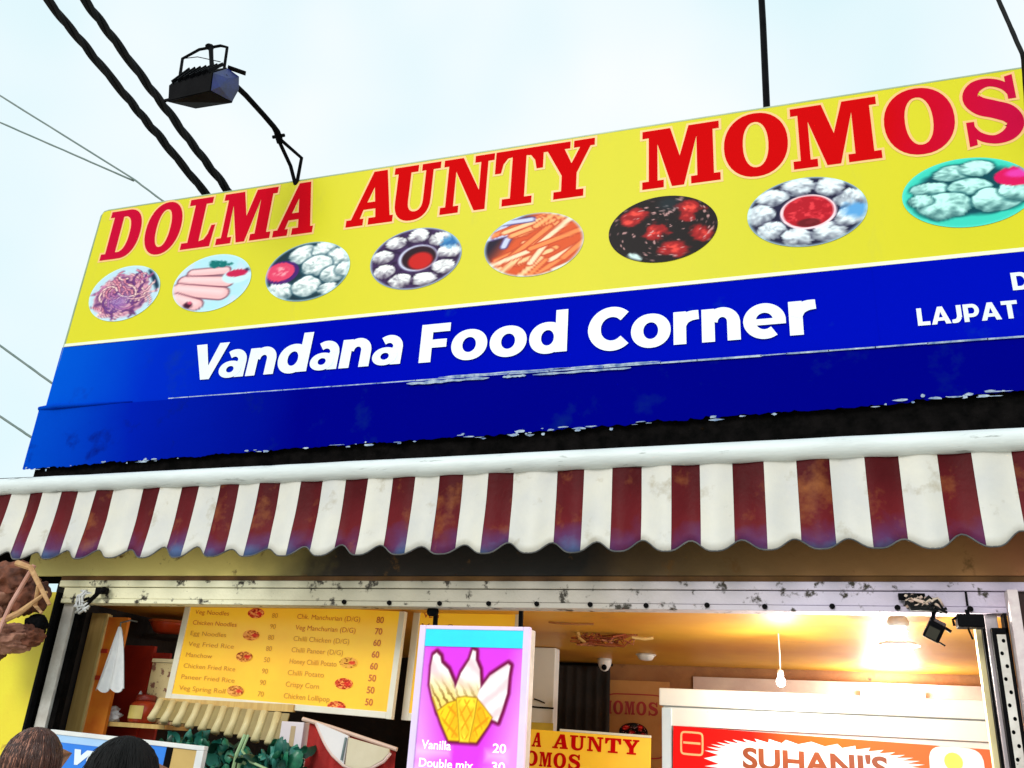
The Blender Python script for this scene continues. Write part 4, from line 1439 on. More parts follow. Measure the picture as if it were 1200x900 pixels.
SUR = mat_ramp('red_orange_print', 0, [(0, (0.74, 0.006, 0.006, 1)), (.45, (0.72, 0.010, 0.006, 1)), (.9, (0.74, 0.12, 0.02, 1)), (1.75, (0.78, 0.16, 0.07, 1))], nscale=1.5, namp=.04, rough=.35, bump=0)
SUR.node_tree.nodes['Principled BSDF'].inputs['Specular IOR Level'].default_value = .08
part('panel', SUR, rs, (0, 1.735, 0, .014, -.62, 0))
sw_ = MB()
n = 44
pts = []
for i in range(n * 2):
    t = math.pi * i / n
    k = 1.0 if i % 2 == 0 else .86
    pts.append((.78 + .60 * k * math.copysign(abs(math.cos(t)) ** .75, math.cos(t)), -.165 + .135 * k * math.copysign(abs(math.sin(t)) ** .6, math.sin(t))))
sw_.poly([ccw(pts)], -.002)
sw_.build('starburst', WPRINT, rs)
tx = MB()
text(tx, "SUHANI'S", .40, 1.175, -.200, .112, -.0035, 0, off=.032, slope=.012)
tx.build('lettering', mat('brown_orange_print', (0.26, 0.050, 0.006, 1), (0.22, 0.040, 0.006, 1), scale=5, rough=.4), rs)
icn = MB()
sq = [(.045, -.155), (.175, -.155), (.175, -.025), (.045, -.025)]
sq = arc(.11, -.09, .068, .066, 0, 360, 28, 6)[:-1]
icn.poly([ccw(sq), ccw(offset(sq, -.011))[::-1]], -.002)
icn.poly([[(.060, -.094), (.160, -.094), (.160, -.082), (.060, -.082)]], -.0022)
icn.build('square_mark', mat('pale_orange_print', (0.86, 0.46, 0.20, 1), (0.84, 0.40, 0.18, 1), scale=5, rough=.4), rs)
wl = MB()
wl.poly([arc(1.52, -.12, .135, .12, 0, 360, 24, 4)[:-1]], -.002)
wl.build('white_patch', WPRINT, rs)
yf = MB()
yf.poly([arc(1.505, -.075, .046, .046, 0, 360, 16)[:-1]], -.004, 0)
yf.poly([[(1.498, -.20), (1.512, -.20), (1.51, -.10), (1.50, -.10)]], -.0045, 0)
yf.build('yellow_flower_mark', mat('yellow_green_print', (0.66, 0.68, 0.14, 1), (0.6, 0.6, 0.1, 1), scale=5), rs)

# ------------------------------------------------------------------ lit lamps, plus a bulb added at the cabinet
LAMP = mat('lit_lamp_glass', (1, .97, .88, 1), (1, .95, .84, 1), scale=3, emit=14)
lp = thing('bulb_lamp', 'lit white bulb hanging under the lintel at the right', 'lamp', (.37, .30, 2.315))
MB().lathe((.375, .30, 2.262), [(.022, -.01), (.046, .0), (.050, .02), (.040, .04), (.018, .054)], 16).build('socket', WHITE, lp, smooth=True)
MB().lathe((.372, .30, 2.215), [(.012, -.012), (.034, .0), (.040, .018), (.034, .036), (.015, .042)], 16).build('upper_globe', LAMP, lp, smooth=True)
MB().lathe((.368, .30, 2.185), [(.020, -.004), (.022, .015), (.020, .03)], 14).build('neck', WHITE, lp, smooth=True)
MB().lathe((.366, .30, 2.150), [(.015, -.022), (.045, -.016), (.062, .0), (.058, .016), (.026, .028)], 18).build('lower_globe', LAMP, lp, smooth=True)


def lamp(name, loc, watts, size, col=(1, .93, .80)):
    d = bpy.data.lights.new(name, 'POINT')
    d.energy = watts
    d.shadow_soft_size = size
    d.color = col
    o = bpy.data.objects.new(name, d)
    COL.objects.link(o)
    o.location = loc


MB().lathe((.366, .30, 2.186), [(.030, .012), (.085, -.004), (.098, -.016), (.094, -.018), (.03, .004)], 24).build('added_ceiling_baffle', WHITE, lp, smooth=True)  # dish added to keep the lamp's light off the ceiling
lamp('bulb_light', (.366, .28, 2.105), 58, .045)
tl = thing('tube_light', 'lit white tube light on the tiled wall above the cabinet', 'tube light', (.50, 3.05, 2.16))
MB().tube([(.31, 3.035, 2.157), (.70, 3.035, 2.156)], .018, 10).build('tube', LAMP, tl)
part('batten', WHITE, tl, (.29, .72, 3.052, 3.068, 2.135, 2.175))
part('end_cap', WHITE, tl, (.285, .312, 3.02, 3.051, 2.135, 2.178))
part('end_cap', WHITE, tl, (.698, .725, 3.02, 3.051, 2.135, 2.178))
lamp('tube_glow', (.50, 2.85, 2.14), 40, .12, (1, .96, .9))
sp = thing('added_header_wash_bulb', 'small lit bulb hanging on a cord in front of the top of the cabinet', 'lamp', (-.206, 1.05, 2.315))  # bulb and cord added to whiten the cabinet header
MB().tube([(-.206, 1.05, 2.316), (-.204, 1.05, 2.2), (-.206, 1.05, 2.10)], .004, 6).build('added_cord', WHITE, sp)
MB().lathe((-.206, 1.05, 2.082), [(.010, .035), (.017, .03), (.018, 0), (.014, -.006)], 12).build('holder', WHITE, sp, smooth=True)
MB().lump((-.206, 1.05, 2.052), (.026, .026, .030), 1, .02, 1, 2).build('added_globe', LAMP, sp, smooth=True)
lamp('added_header_wash_glow', (-.19, 1.0, 1.995), 14, .05)  # bulb hung forward on an added cord so its light whitens the header

# ------------------------------------------------------------------ small things on the ceiling and lintel
dc = thing('dome_camera', 'small white dome camera with a black lens at the back of the ceiling', 'camera', (-1.60, 2.70, 2.315))
MB().lathe((-1.585, 2.70, 2.315), [(.055, 0), (.055, -.03), (.048, -.055), (.03, -.085), (.01, -.095)], 16).build('dome', WHITE, dc, smooth=True)
MB().lump((-1.575, 2.645, 2.245), (.022, .018, .022), 2, .02, 1, 2).build('lens', BLKMET, dc, smooth=True)
se = thing('smoke_sensor', 'small round white sensor on the ochre ceiling', 'sensor', (-1.19, 2.3, 2.315))
MB().lathe((-1.19, 2.3, 2.314), [(.062, 0), (.062, -.016), (.045, -.040), (.012, -.046)], 16).build('cover', WHITE, se, smooth=True)
MB().lathe((-1.19, 2.3, 2.312), [(.075, 0), (.075, -.006), (.06, -.008)], 16).build('base_ring', WHITED, se, smooth=True)
tw = thing('ceiling_wiring', 'tangle of brown wires with a pale connector hanging from the ochre ceiling', 'wiring', (-1.24, 1.2, 2.315))
rn = random.Random(11)
wb = MB()
for q in range(9):
    a = rn.uniform(-.12, .10)
    pts = [(-1.27 + a, 1.18, 2.31)]
    for i in range(6):
        pts.append((-1.27 + a + rn.uniform(-.05, .09) * (1 + i * .3), 1.16 + rn.uniform(-.04, .04), 2.29 - rn.uniform(0, .06)))
    pts.append((-1.10 + rn.uniform(-.06, .1), 1.2, 2.312))
    wb.tube(pts, .0055, 5)
wb.build('wire', mat('red_brown_wire', (0.22, 0.03, 0.015, 1), (0.30, 0.10, 0.02, 1), scale=20, rough=.5), tw)
cb_ = MB()
cb_.tube([(-1.42, 1.17, 2.31), (-1.40, 1.15, 2.275), (-1.36, 1.14, 2.25)], [.014, .012, .008], 8)
cb_.tube([(-1.08, 1.2, 2.295), (-1.0, 1.2, 2.288), (-.95, 1.2, 2.295)], .010, 6)
cb_.build('connector', mat('pale_brass', (0.70, 0.50, 0.20, 1), (0.6, 0.4, 0.15, 1), scale=12, rough=.4), tw)
cl2 = MB()
cl2.tube([(-1.48, .72, 2.312), (-1.44, .72, 2.306), (-1.30, .74, 2.305), (-1.22, .76, 2.311)], .006, 6)
tag(cl2.build('ceiling_cable', mat('ochre_cable', (0.34, 0.14, 0.04, 1), rough=.6)), 'short brown cable stapled across the front of the ochre ceiling', 'cable')

s1 = thing('spot_lamp', 'black square spotlight tilted down, left of two at the lintel end', 'spotlight', (.50, -.08, 2.26), 'black spotlights under the lintel')
b_ = MB().box(-.034, .034, -.045, .045, -.040, .040, bev=.006)
Rm = Matrix.Translation((.488, -.08, 2.195)) @ Matrix.Rotation(R(28), 4, 'Y') @ Matrix.Rotation(R(20), 4, 'X')
b_.v = [tuple(Rm @ Vector(v)) for v in b_.v]
b_.build('housing', BLKMET, s1)
gl = MB().box(-.025, .020, -.047, -.0455, -.032, .016)
gl.v = [tuple(Rm @ Vector(v)) for v in gl.v]
gl.build('glass', mat('dark_lamp_glass', (0.03, 0.028, 0.02, 1), rough=.1), s1)
bk = MB()
bk.bar((.515, -.08, 2.215), (.553, -.08, 2.187), .012, .012)
bk.bar((.490, -.08, 2.150), (.523, -.08, 2.128), .006, .006)
bk.bar((.487, -.07, 2.235), (.500, -.035, 2.283), .016, .010)
bk.build('bracket', BLKMET, s1)
s2 = thing('spot_lamp', 'black boxy spotlight level on its bracket, beside the right post', 'spotlight', (.63, -.08, 2.26), 'black spotlights under the lintel')
MB().box(.578, .682, -.125, -.045, 2.203, 2.258, bev=.006).build('housing', BLKMET, s2)
bk = MB()
bk.bar((.62, -.085, 2.203), (.632, -.09, 2.157), .007, .007)
bk.bar((.63, -.07, 2.258), (.63, -.035, 2.285), .014, .010)
bk.tube([(.578, -.10, 2.245), (.563, -.10, 2.235), (.566, -.10, 2.21)], .006, 6)
bk.build('bracket', BLKMET, s2)
wz = thing('wire_knot', 'knot of black and pale wires fixed on the lintel above the spotlights', 'wires', (.46, -.05, 2.31))
rn = random.Random(5)
for M_, cnt in ((BLKCAB, 7), (mat('pale_pink_wire', (0.66, 0.46, 0.40, 1), (0.6, 0.5, 0.4, 1), scale=30, rough=.5), 4)):
    wb = MB()
    for q in range(cnt):
        pts = [(.40 + rn.uniform(-.02, .06), -.045 - rn.uniform(0, .03), 2.335 + rn.uniform(-.01, .02))]
        for i in range(4):
            pts.append((.40 + .033 * i + rn.uniform(-.03, .03), -.05 - rn.uniform(0, .03), 2.315 + rn.uniform(-.035, .03)))
        pts.append((.52 + rn.uniform(-.02, .03), -.05, 2.29 + rn.uniform(-.02, .02)))
        wb.tube(pts, .007, 6)
    wb.build('wire', M_, wz, smooth=True)
part('junction_block', BLKMET, wz, (.36, .47, -.055, -.032, 2.328, 2.356), bev=.003)
lw = thing('lintel_bracket', 'black clamp with pale cable ends at the left end of the lintel', 'bracket', (-4.09, -.05, 2.33))
rn = random.Random(8)
wb = MB()
wb.box(-4.075, -4.005, -.075, -.035, 2.325, 2.362, bev=.005)
wb.lump((-4.01, -.075, 2.345), (.022, .02, .02), 2, .2, 2, 2)
wb.bar((-4.06, -.06, 2.33), (-4.15, -.06, 2.24), .022, .015)
wb.bar((-4.12, -.06, 2.30), (-4.20, -.06, 2.27), .014, .012)
wb.build('clamp', BLKMET, lw)
wb = MB()
for q in range(5):
    pts = [(-4.16 + rn.uniform(-.03, .03), -.075, 2.34)]
    for i in range(4):
        pts.append((-4.17 + rn.uniform(-.03, .08), -.075 - rn.uniform(0, .02), 2.32 - i * .03 + rn.uniform(-.02, .02)))
    wb.tube(pts, .007, 6)
wb.bar((-4.15, -.08, 2.205), (-4.085, -.08, 2.25), .014, .01)
wb.build('cable_end', WHITE, lw, smooth=True)

# ------------------------------------------------------------------ left side: yellow hoarding and bundle
hd = thing('yellow_hoarding', 'plain bright yellow board standing left of the white post', 'board', (-4.9, -.04, 0))
part('panel', YELB, hd, (-5.6, -4.385, -.05, -.03, .0, 2.335))
part('side_frame', BLKMET, hd, (-4.384, -4.366, -.052, -.015, 0, 2.335))
bn = thing('sack_bundle', 'bundle of brown sacking and sticks tied under the awning corner', 'bundle', (-4.35, -.33, 2.3))
SACK = mat('brown_sacking', (0.22, 0.07, 0.035, 1), (0.05, 0.016, 0.010, 1), scale=9, rough=.9, bump=.5, bscale=22)
SACK2 = mat('pinkish_sacking', (0.44, 0.22, 0.15, 1), (0.16, 0.06, 0.04, 1), scale=9, rough=.9, bump=.5, bscale=22)
for i, (c_, r_, M_) in enumerate((((-4.44, -.36, 2.34), (.17, .10, .10), SACK), ((-4.50, -.40, 2.20), (.13, .10, .12), SACK2), ((-4.28, -.34, 2.26), (.10, .08, .10), SACK),
                                  ((-4.34, -.36, 2.02), (.15, .09, .075), SACK2), ((-4.24, -.33, 2.04), (.09, .07, .06), SACK), ((-4.45, -.36, 1.97), (.10, .08, .07), SACK))):
    MB().lump(c_, r_, i + 2, .16, 1.5, 5, crease=.40).build('sack', M_, bn, smooth=True)
MB().lump((-4.22, -.30, 2.10), (.06, .06, .06), 9, .2, 2, 4, crease=.3).build('black_bag', BLKMET, bn, smooth=True)
sk = MB()
sk.tube([(-4.20, -.44, 2.42), (-4.26, -.47, 2.20), (-4.33, -.48, 1.86)], [.013, .012, .012], 7)
sk.build('stick', mat('pinkish_stick', (0.58, 0.32, 0.26, 1), (0.46, 0.22, 0.16, 1), scale=9, rough=.7, bump=.2), bn)
sk = MB()
sk.tube([(-4.32, -.45, 2.43), (-4.20, -.46, 2.40), (-4.12, -.45, 2.31), (-4.02, -.44, 2.20)], [.018, .016, .014, .01], 7)
sk.tube([(-4.36, -.46, 2.08), (-4.20, -.46, 2.15), (-4.06, -.44, 2.27)], [.020, .018, .008], 7)
sk.tube([(-4.12, -.45, 2.30), (-4.16, -.40, 2.20), (-4.10, -.40, 2.16)], [.012, .012, .008], 7)
sk.build('rope', mat('tan_rope', (0.56, 0.34, 0.16, 1), (0.42, 0.22, 0.1, 1), scale=20, rough=.9, bump=.4), bn)

# ------------------------------------------------------------------ shelving cabinet and goods on the left
kb = thing('wooden_cupboard', 'tall cupboard with tan side, orange door and deep red back', 'cupboard', (-4.25, .3, .06))
part('side_panel', TANM, kb, (-4.405, -4.292, .30, .34, .065, 2.262))
part('edge_strip', mat('pale_wood_edge', (0.74, 0.56, 0.22, 1), rough=.5), kb, (-4.291, -4.276, .295, .34, .065, 2.255))
part('door', ORANGEM, kb, (-4.275, -4.125, .31, .335, .065, 2.24))
part('hinge', REDM, kb, (-4.27, -4.225, .300, .309, 2.02, 2.045), (-4.27, -4.225, .300, .309, 1.86, 1.885))
part('back_panel', REDM, kb, (-4.36, -4.12, .60, .63, .065, 2.10), (-4.12, -4.0, .62, .64, .065, 2.06))
part('shelf', TANM, kb, (-4.29, -3.72, .345, .60, 1.60, 1.625))
part('shelf', mat('black_shelf', (0.02, 0.016, 0.014, 1), rough=.7), kb, (-4.29, -3.72, .66, .95, 2.165, 2.185))
bs = thing('orange_basket', 'orange red bowl on the top black shelf beside the menu', 'bowl', (-4.17, .75, 2.19))
MB().lathe((-4.165, .75, 2.19), [(.05, 0), (.085, .012), (.115, .06), (.122, .085), (.112, .085), (.08, .02)], 18).build('body', mat('orange_plastic', (0.70, 0.10, 0.02, 1), (0.62, 0.06, 0.015, 1), scale=6, rough=.35), bs, smooth=True)
MB().lathe((-4.165, .75, 2.265), [(.122, 0), (.132, .004), (.132, .014), (.120, .016)], 18).build('rim', mat('orange_rim', (0.74, 0.16, 0.04, 1), rough=.35), bs, smooth=True)
fb = thing('floral_box', 'cream patterned box on the shelf left of the menu board', 'box', (-3.86, .5, 1.625))
FLOR = mat('floral_print', (0.66, 0.54, 0.28, 1), (0.56, 0.44, 0.22, 1), scale=9, rough=.6, spots=((0.20, 0.08, 0.05, 1), 17, .56, .04))
part('carton', FLOR, fb, (-3.985, -3.755, .45, .59, 1.628, 1.985), bev=.004)
part('lid', mat('cream_card', (0.72, 0.62, 0.36, 1), rough=.6), fb, (-3.99, -3.75, .445, .595, 1.987, 2.01), bev=.003)
tp = thing('hand_towel', 'white triangular towel hanging against the orange door', 'towel', (-4.04, .17, 2.16))
mb = MB()
for side in (0, 1):
    for j in range(25):
        t = j / 24
        for i in range(25):
            u = i / 24
            xl, xr = -4.062 - .076 * t, -4.048 + .137 * t ** .8
            fold = .014 * math.sin(u * 15 + t * 2) * (.3 + .7 * t)
            zz = 2.165 - .375 * t + (.012 * math.sin(u * 15) + .01 * u) * t
            mb.v.append((xl + (xr - xl) * u, .17 + fold + side * .006, zz))
for side in (0, 1):
    for j in range(24):
        for i in range(24):
            a = side * 625 + j * 25 + i
            mb.f.append((a, a + 25, a + 26, a + 1) if side == 0 else (a, a + 1, a + 26, a + 25))
            mb.m.append(0)
mb.build('cloth', CLOTH, tp, smooth=True)
MB().tube([(-4.055, .18, 2.155), (-4.055, .175, 2.19), (-4.05, .25, 2.215), (-4.05, .31, 2.215)], .005, 6).build('hook', STEEL, tp)
jr = thing('spice_jar', 'round red orange jar with a yellow label on the left shelf', 'jar', (-3.94, .40, 1.627))
MB().lathe((-3.945, .41, 1.627), [(.07, 0), (.082, .01), (.085, .07), (.078, .11), (.055, .128)], 20).build('body', mat('red_orange_jar', (0.50, 0.06, 0.015, 1), (0.36, 0.03, 0.01, 1), scale=6, rough=.3), jr, smooth=True)
MB().lathe((-3.945, .41, 1.755), [(.058, 0), (.060, .004), (.060, .03), (.05, .036)], 18).build('lid', mat('dark_red_lid', (0.26, 0.02, 0.01, 1), rough=.4), jr, smooth=True)
lb = MB()
for i in range(8):
    t0, t1 = R(235 + i * 9), R(235 + (i + 1) * 9)
    lb.add([(-3.945 + .0865 * math.cos(t), .41 + .0865 * math.sin(t), z_) for z_ in (1.65, 1.725) for t in (t0, t1)], [(0, 1, 3, 2)])
lb.build('label_patch', mat('yellow_label', (0.78, 0.60, 0.16, 1), rough=.5), jr)
tb = thing('white_packet', 'crumpled white packet on the shelf below the orange door', 'packet', (-4.2, .38, 1.627))
MB().lump((-4.21, .40, 1.66), (.105, .05, .055), 5, .3, 2.5, 4).build('bag', CLOTH, tb, smooth=True)
MB().tube([(-4.25, .37, 1.69), (-4.21, .36, 1.71), (-4.17, .37, 1.695)], .008, 6).build('folded_top', CLOTH, tb, smooth=True)

bt = thing('sauce_bottle', 'small red sauce bottle with a white cap standing behind the orange jar', 'bottle', (-4.07, .50, 1.627))
MB().lathe((-4.07, .50, 1.627), [(.028, 0), (.030, .01), (.030, .10), (.014, .135), (.012, .15)], 14).build('body', mat('sauce_red', (0.62, 0.03, 0.012, 1), (0.5, 0.02, 0.01, 1), scale=6, rough=.25), bt, smooth=True)
MB().lathe((-4.07, .50, 1.776), [(.013, 0), (.013, .02), (.004, .04)], 12).build('cap', WHITE, bt, smooth=True)
# ------------------------------------------------------------------ ribbed canopy, greens, red drape under the menu
rc = thing('ribbed_canopy', 'small cream canopy of ridged slats below the menu board', 'canopy', (-3.33, .3, 1.75))
SLC = mat('cream_slat', (0.72, 0.62, 0.34, 1), (0.62, 0.50, 0.24, 1), scale=7, rough=.5, stretch=(1, 1, .5))
SLO = mat('olive_slat', (0.24, 0.17, 0.045, 1), (0.32, 0.24, 0.07, 1), scale=7, rough=.5)
n = 20
for i in range(n):
    xa = -3.775 + i * .0452
    za, zb_ = 1.762 - i * .0020, 1.650 - i * .0050
    mb = MB()
    if i % 2 == 0:
        mb.tube([(xa + .02, .315, za), (xa + .024, .29, (za + zb_) / 2), (xa + .030, .245, zb_)], [.023, .025, .026], 8)
    else:
        mb.bar((xa + .02, .325, za), (xa + .030, .262, zb_ + .012), .044, .012)
    mb.build('slat', SLC if i % 2 == 0 else SLO, rc, smooth=(i % 2 == 0))
part('top_bar', TANM, rc, (-3.79, -2.86, .33, .36, 1.735, 1.775))
gp = thing('leafy_greens', 'heap of dark teal green leaves under the ribbed canopy', 'greens', (-3.0, .12, .92))
G1 = mat('teal_leaf', (0.008, 0.12, 0.085, 1), (0.004, 0.05, 0.04, 1), scale=9, rough=.4)
G2 = mat('pale_teal_leaf', (0.05, 0.28, 0.22, 1), (0.02, 0.15, 0.12, 1), scale=9, rough=.4)
G3 = mat('dark_green_leaf', (0.004, 0.030, 0.020, 1), (0.008, 0.06, 0.03, 1), scale=9, rough=.4)
G4 = mat('mid_green_leaf', (0.02, 0.20, 0.10, 1), (0.01, 0.10, 0.06, 1), scale=30, rough=.35)
rn = random.Random(21)
leafm = []
for v_ in range(4):
    mb = MB()
    k = 7
    for j in range(k + 1):
        t = j / k
        wd = .040 * math.sin(math.pi * min(1, t * .92 + .06)) ** .8
        for s_ in (-1, 0, 1):
            mb.v.append((s_ * wd, -.018 * abs(s_) - .03 * t * t, t * .11 + .006 * math.sin(t * 20 + v_) * abs(s_)))
    for j in range(k):
        for s_ in range(2):
            a = j * 3 + s_
            mb.f.append((a, a + 1, a + 4, a + 3))
            mb.m.append(0)
    leafm.append(mb)
for i in range(270):
    src = leafm[i % 4]
    x = rn.uniform(-3.47, -2.66)
    top = float(np.interp(x, [-3.5, -3.3, -3.0, -2.85, -2.66], [1.61, 1.565, 1.525, 1.54, 1.57]))
    z_ = top - abs(rn.gauss(0, .09)) - .05
    y_ = .12 + rn.uniform(-.10, .10)
    if i < 4:
        o = src.build('leaf', (G1, G2, G3, G4)[i], gp, smooth=True)
        src_o = leafm[i] = o
    else:
        o = leafm[i % 4].copy()
        COL.objects.link(o)
        o.parent = gp
    if isinstance(leafm[i % 4], MB):
        continue
    o.location = Vector((x, y_, z_)) - Vector((-3.0, .12, .92))
    o.rotation_euler = (R(rn.uniform(-60, 60)), R(rn.uniform(-70, 70)), R(rn.uniform(0, 360)))
    sc2_ = rn.uniform(.45, 1.05)
    o.scale = (sc2_, sc2_, sc2_)
# the leaf meshes were made relative to the greens' base, so their own data sits at the mesh origin
for q in range(4):
    me = leafm[q].data
    for v in me.vertices:
        v.co += Vector((-3.0, .12, .92))
gs = MB()
gs.tube([(-2.92, .02, 1.60), (-2.93, .0, 1.52), (-2.86, -.01, 1.47), (-2.76, .0, 1.44)], .007, 6)
gs.tube([(-2.94, .02, 1.60), (-2.96, .0, 1.50), (-2.97, .0, 1.38)], .010, 6)
gs.tube([(-3.0, .10, .925), (-2.98, .10, 1.25), (-2.95, .06, 1.5)], .03, 6)
gs.build('stem', mat('pale_green_stem', (0.36, 0.52, 0.28, 1), (0.28, 0.42, 0.2, 1), scale=9, rough=.5), gp)
MB().lathe((-3.0, .12, .92), [(.20, 0), (.26, .05), (.30, .30), (.31, .34), (.28, .34)], 20).build('tub', mat('green_tub', (0.02, 0.16, 0.10, 1), rough=.4), gp, smooth=True)

rd = thing('red_drape', 'red cloth drape hanging beside a pale curved tray', 'drape', (-2.5, .25, 1.7))
mb = MB()
for j in range(17):
    for i in range(41):
        u, t = i / 40, j / 16
        x = -2.705 + .54 * u
        zt_ = 1.690 - .125 * u
        mb.v.append((x, .27 + .018 * math.sin(u * 34 + t) * (.4 + t), zt_ - (zt_ - .95) * t))
for j in range(16):
    for i in range(40):
        a = j * 41 + i
        mb.f.append((a, a + 41, a + 42, a + 1))
        mb.m.append(0)
mb.build('cloth', mat('bright_red_cloth', (0.50, 0.016, 0.012, 1), (0.34, 0.012, 0.010, 1), scale=6, rough=.8, bump=.2), rd, smooth=True)
MB().tube([(-2.74, .25, 1.700), (-2.55, .25, 1.664), (-2.15, .25, 1.575)], .011, 8).build('rail', mat('pinkish_rail', (0.70, 0.50, 0.40, 1), rough=.5), rd)
ty = thing('white_tray', 'pale half round tray leaning in front of the red drape', 'tray', (-2.4, .20, 1.5))
TL = [(-2.632, 1.686), (-2.600, 1.640), (-2.572, 1.600), (-2.542, 1.565), (-2.508, 1.532), (-2.436, 1.486)]
TRW = mat('white_plastic_tray', (0.78, 0.74, 0.74, 1), (0.70, 0.68, 0.70, 1), scale=5, rough=.4)
TRC = mat('cream_plastic_tray', (0.66, 0.58, 0.42, 1), (0.58, 0.5, 0.34, 1), scale=5, rough=.4)
pts = TL + [(-2.428, 1.627)]
MB().prism(ccw(pts), .215, .232).build('tray_panel', TRW, ty)
pts = [(-2.424, 1.619), (-2.424, 1.482), (-2.36, 1.468), (-2.28, 1.480), (-2.21, 1.520), (-2.178, 1.556), (-2.18, 1.575)]
MB().prism(ccw(pts), .212, .229).build('tray_panel', TRC, ty)
MB().tube([(q[0] - .004, .222, q[1] - .006) for q in TL] + [ (-2.36, .222, 1.460), (-2.28, .222, 1.473), (-2.205, .222, 1.514), (-2.172, .222, 1.556)], .009, 7).build('rim', mat('pinkish_rim', (0.76, 0.56, 0.50, 1), rough=.4), ty, smooth=True)
MB().bar((-2.437, .208, 1.618), (-2.447, .206, 1.505), .010, .006).build('divider', STEEL, ty)
MB().tube([(-2.40, .218, 1.462), (-2.40, .22, 1.2), (-2.40, .24, .92)], .012, 7).build('support', STEEL, ty)
wb_ = thing('pale_carton', 'pale pinkish carton between the ribbed canopy and the red drape', 'carton', (-2.79, .22, .92))
part('box', mat('pale_pink_card', (0.72, 0.64, 0.68, 1), (0.66, 0.58, 0.62, 1), scale=4, rough=.6), wb_, (-2.865, -2.722, .24, .34, .925, 1.682), bev=.004)
part('tape', mat('tan_tape', (0.5, 0.36, 0.2, 1), rough=.4), wb_, (-2.80, -2.77, .2385, .2395, 1.2, 1.66))

# ------------------------------------------------------------------ counter and the blue counter sign
ct = thing('serving_counter', 'steel serving counter along the open front of the stall', 'counter', (-2.3, -.1, 0))
part('top', STEEL, ct, (-4.2, -1.25, -.42, .30, .88, .92), bev=.006)
part('front', STEEL, ct, (-4.18, -1.27, -.38, -.35, .02, .878))
part('end_panel', STEEL, ct, (-4.18, -4.15, -.348, .28, .02, .878))
part('end_panel', STEEL, ct, (-1.30, -1.27, -.348, .28, .02, .878))
bl = thing('counter_sign', 'blue sign with white slanted letters and a tan end panel in a white frame', 'sign', (-3.92, -.30, 1.565), rot=(0, R(1.8), 0))
SKY = mat('sky_blue_print', (0.012, 0.16, 0.72, 1), (0.02, 0.22, 0.78, 1), scale=2.5, rough=.3)
part('blue_panel', SKY, bl, (.02, .745, 0, .02, -.62, -.022))
part('pale_band', mat('pale_blue_print', (0.40, 0.60, 0.86, 1), (0.30, 0.52, 0.84, 1), scale=3, rough=.3), bl, (.02, .47, -.002, -.0005, -.058, -.022))
part('black_divider', BLKMET, bl, (.748, .785, -.003, .02, -.62, -.022))
part('tan_panel', mat('tan_print', (0.56, 0.38, 0.12, 1), (0.5, 0.33, 0.1, 1), scale=4, rough=.5), bl, (.787, .93, 0, .02, -.62, -.024))
part('frame', WHITE, bl, (-.012, .975, -.008, .026, -.022, 0), (.932, .975, -.0075, .0255, -.64, -.0225), (-.012, .018, -.0075, .0255, -.64, -.0225), (.02, .93, -.007, .025, -.645, -.622), bev=.003)
tx = MB()
text(tx, 'vo', .175, .40, -.155, .105, -.003, 0, off=.045, shear=.28)
tx.build('lettering', WPRINT, bl)

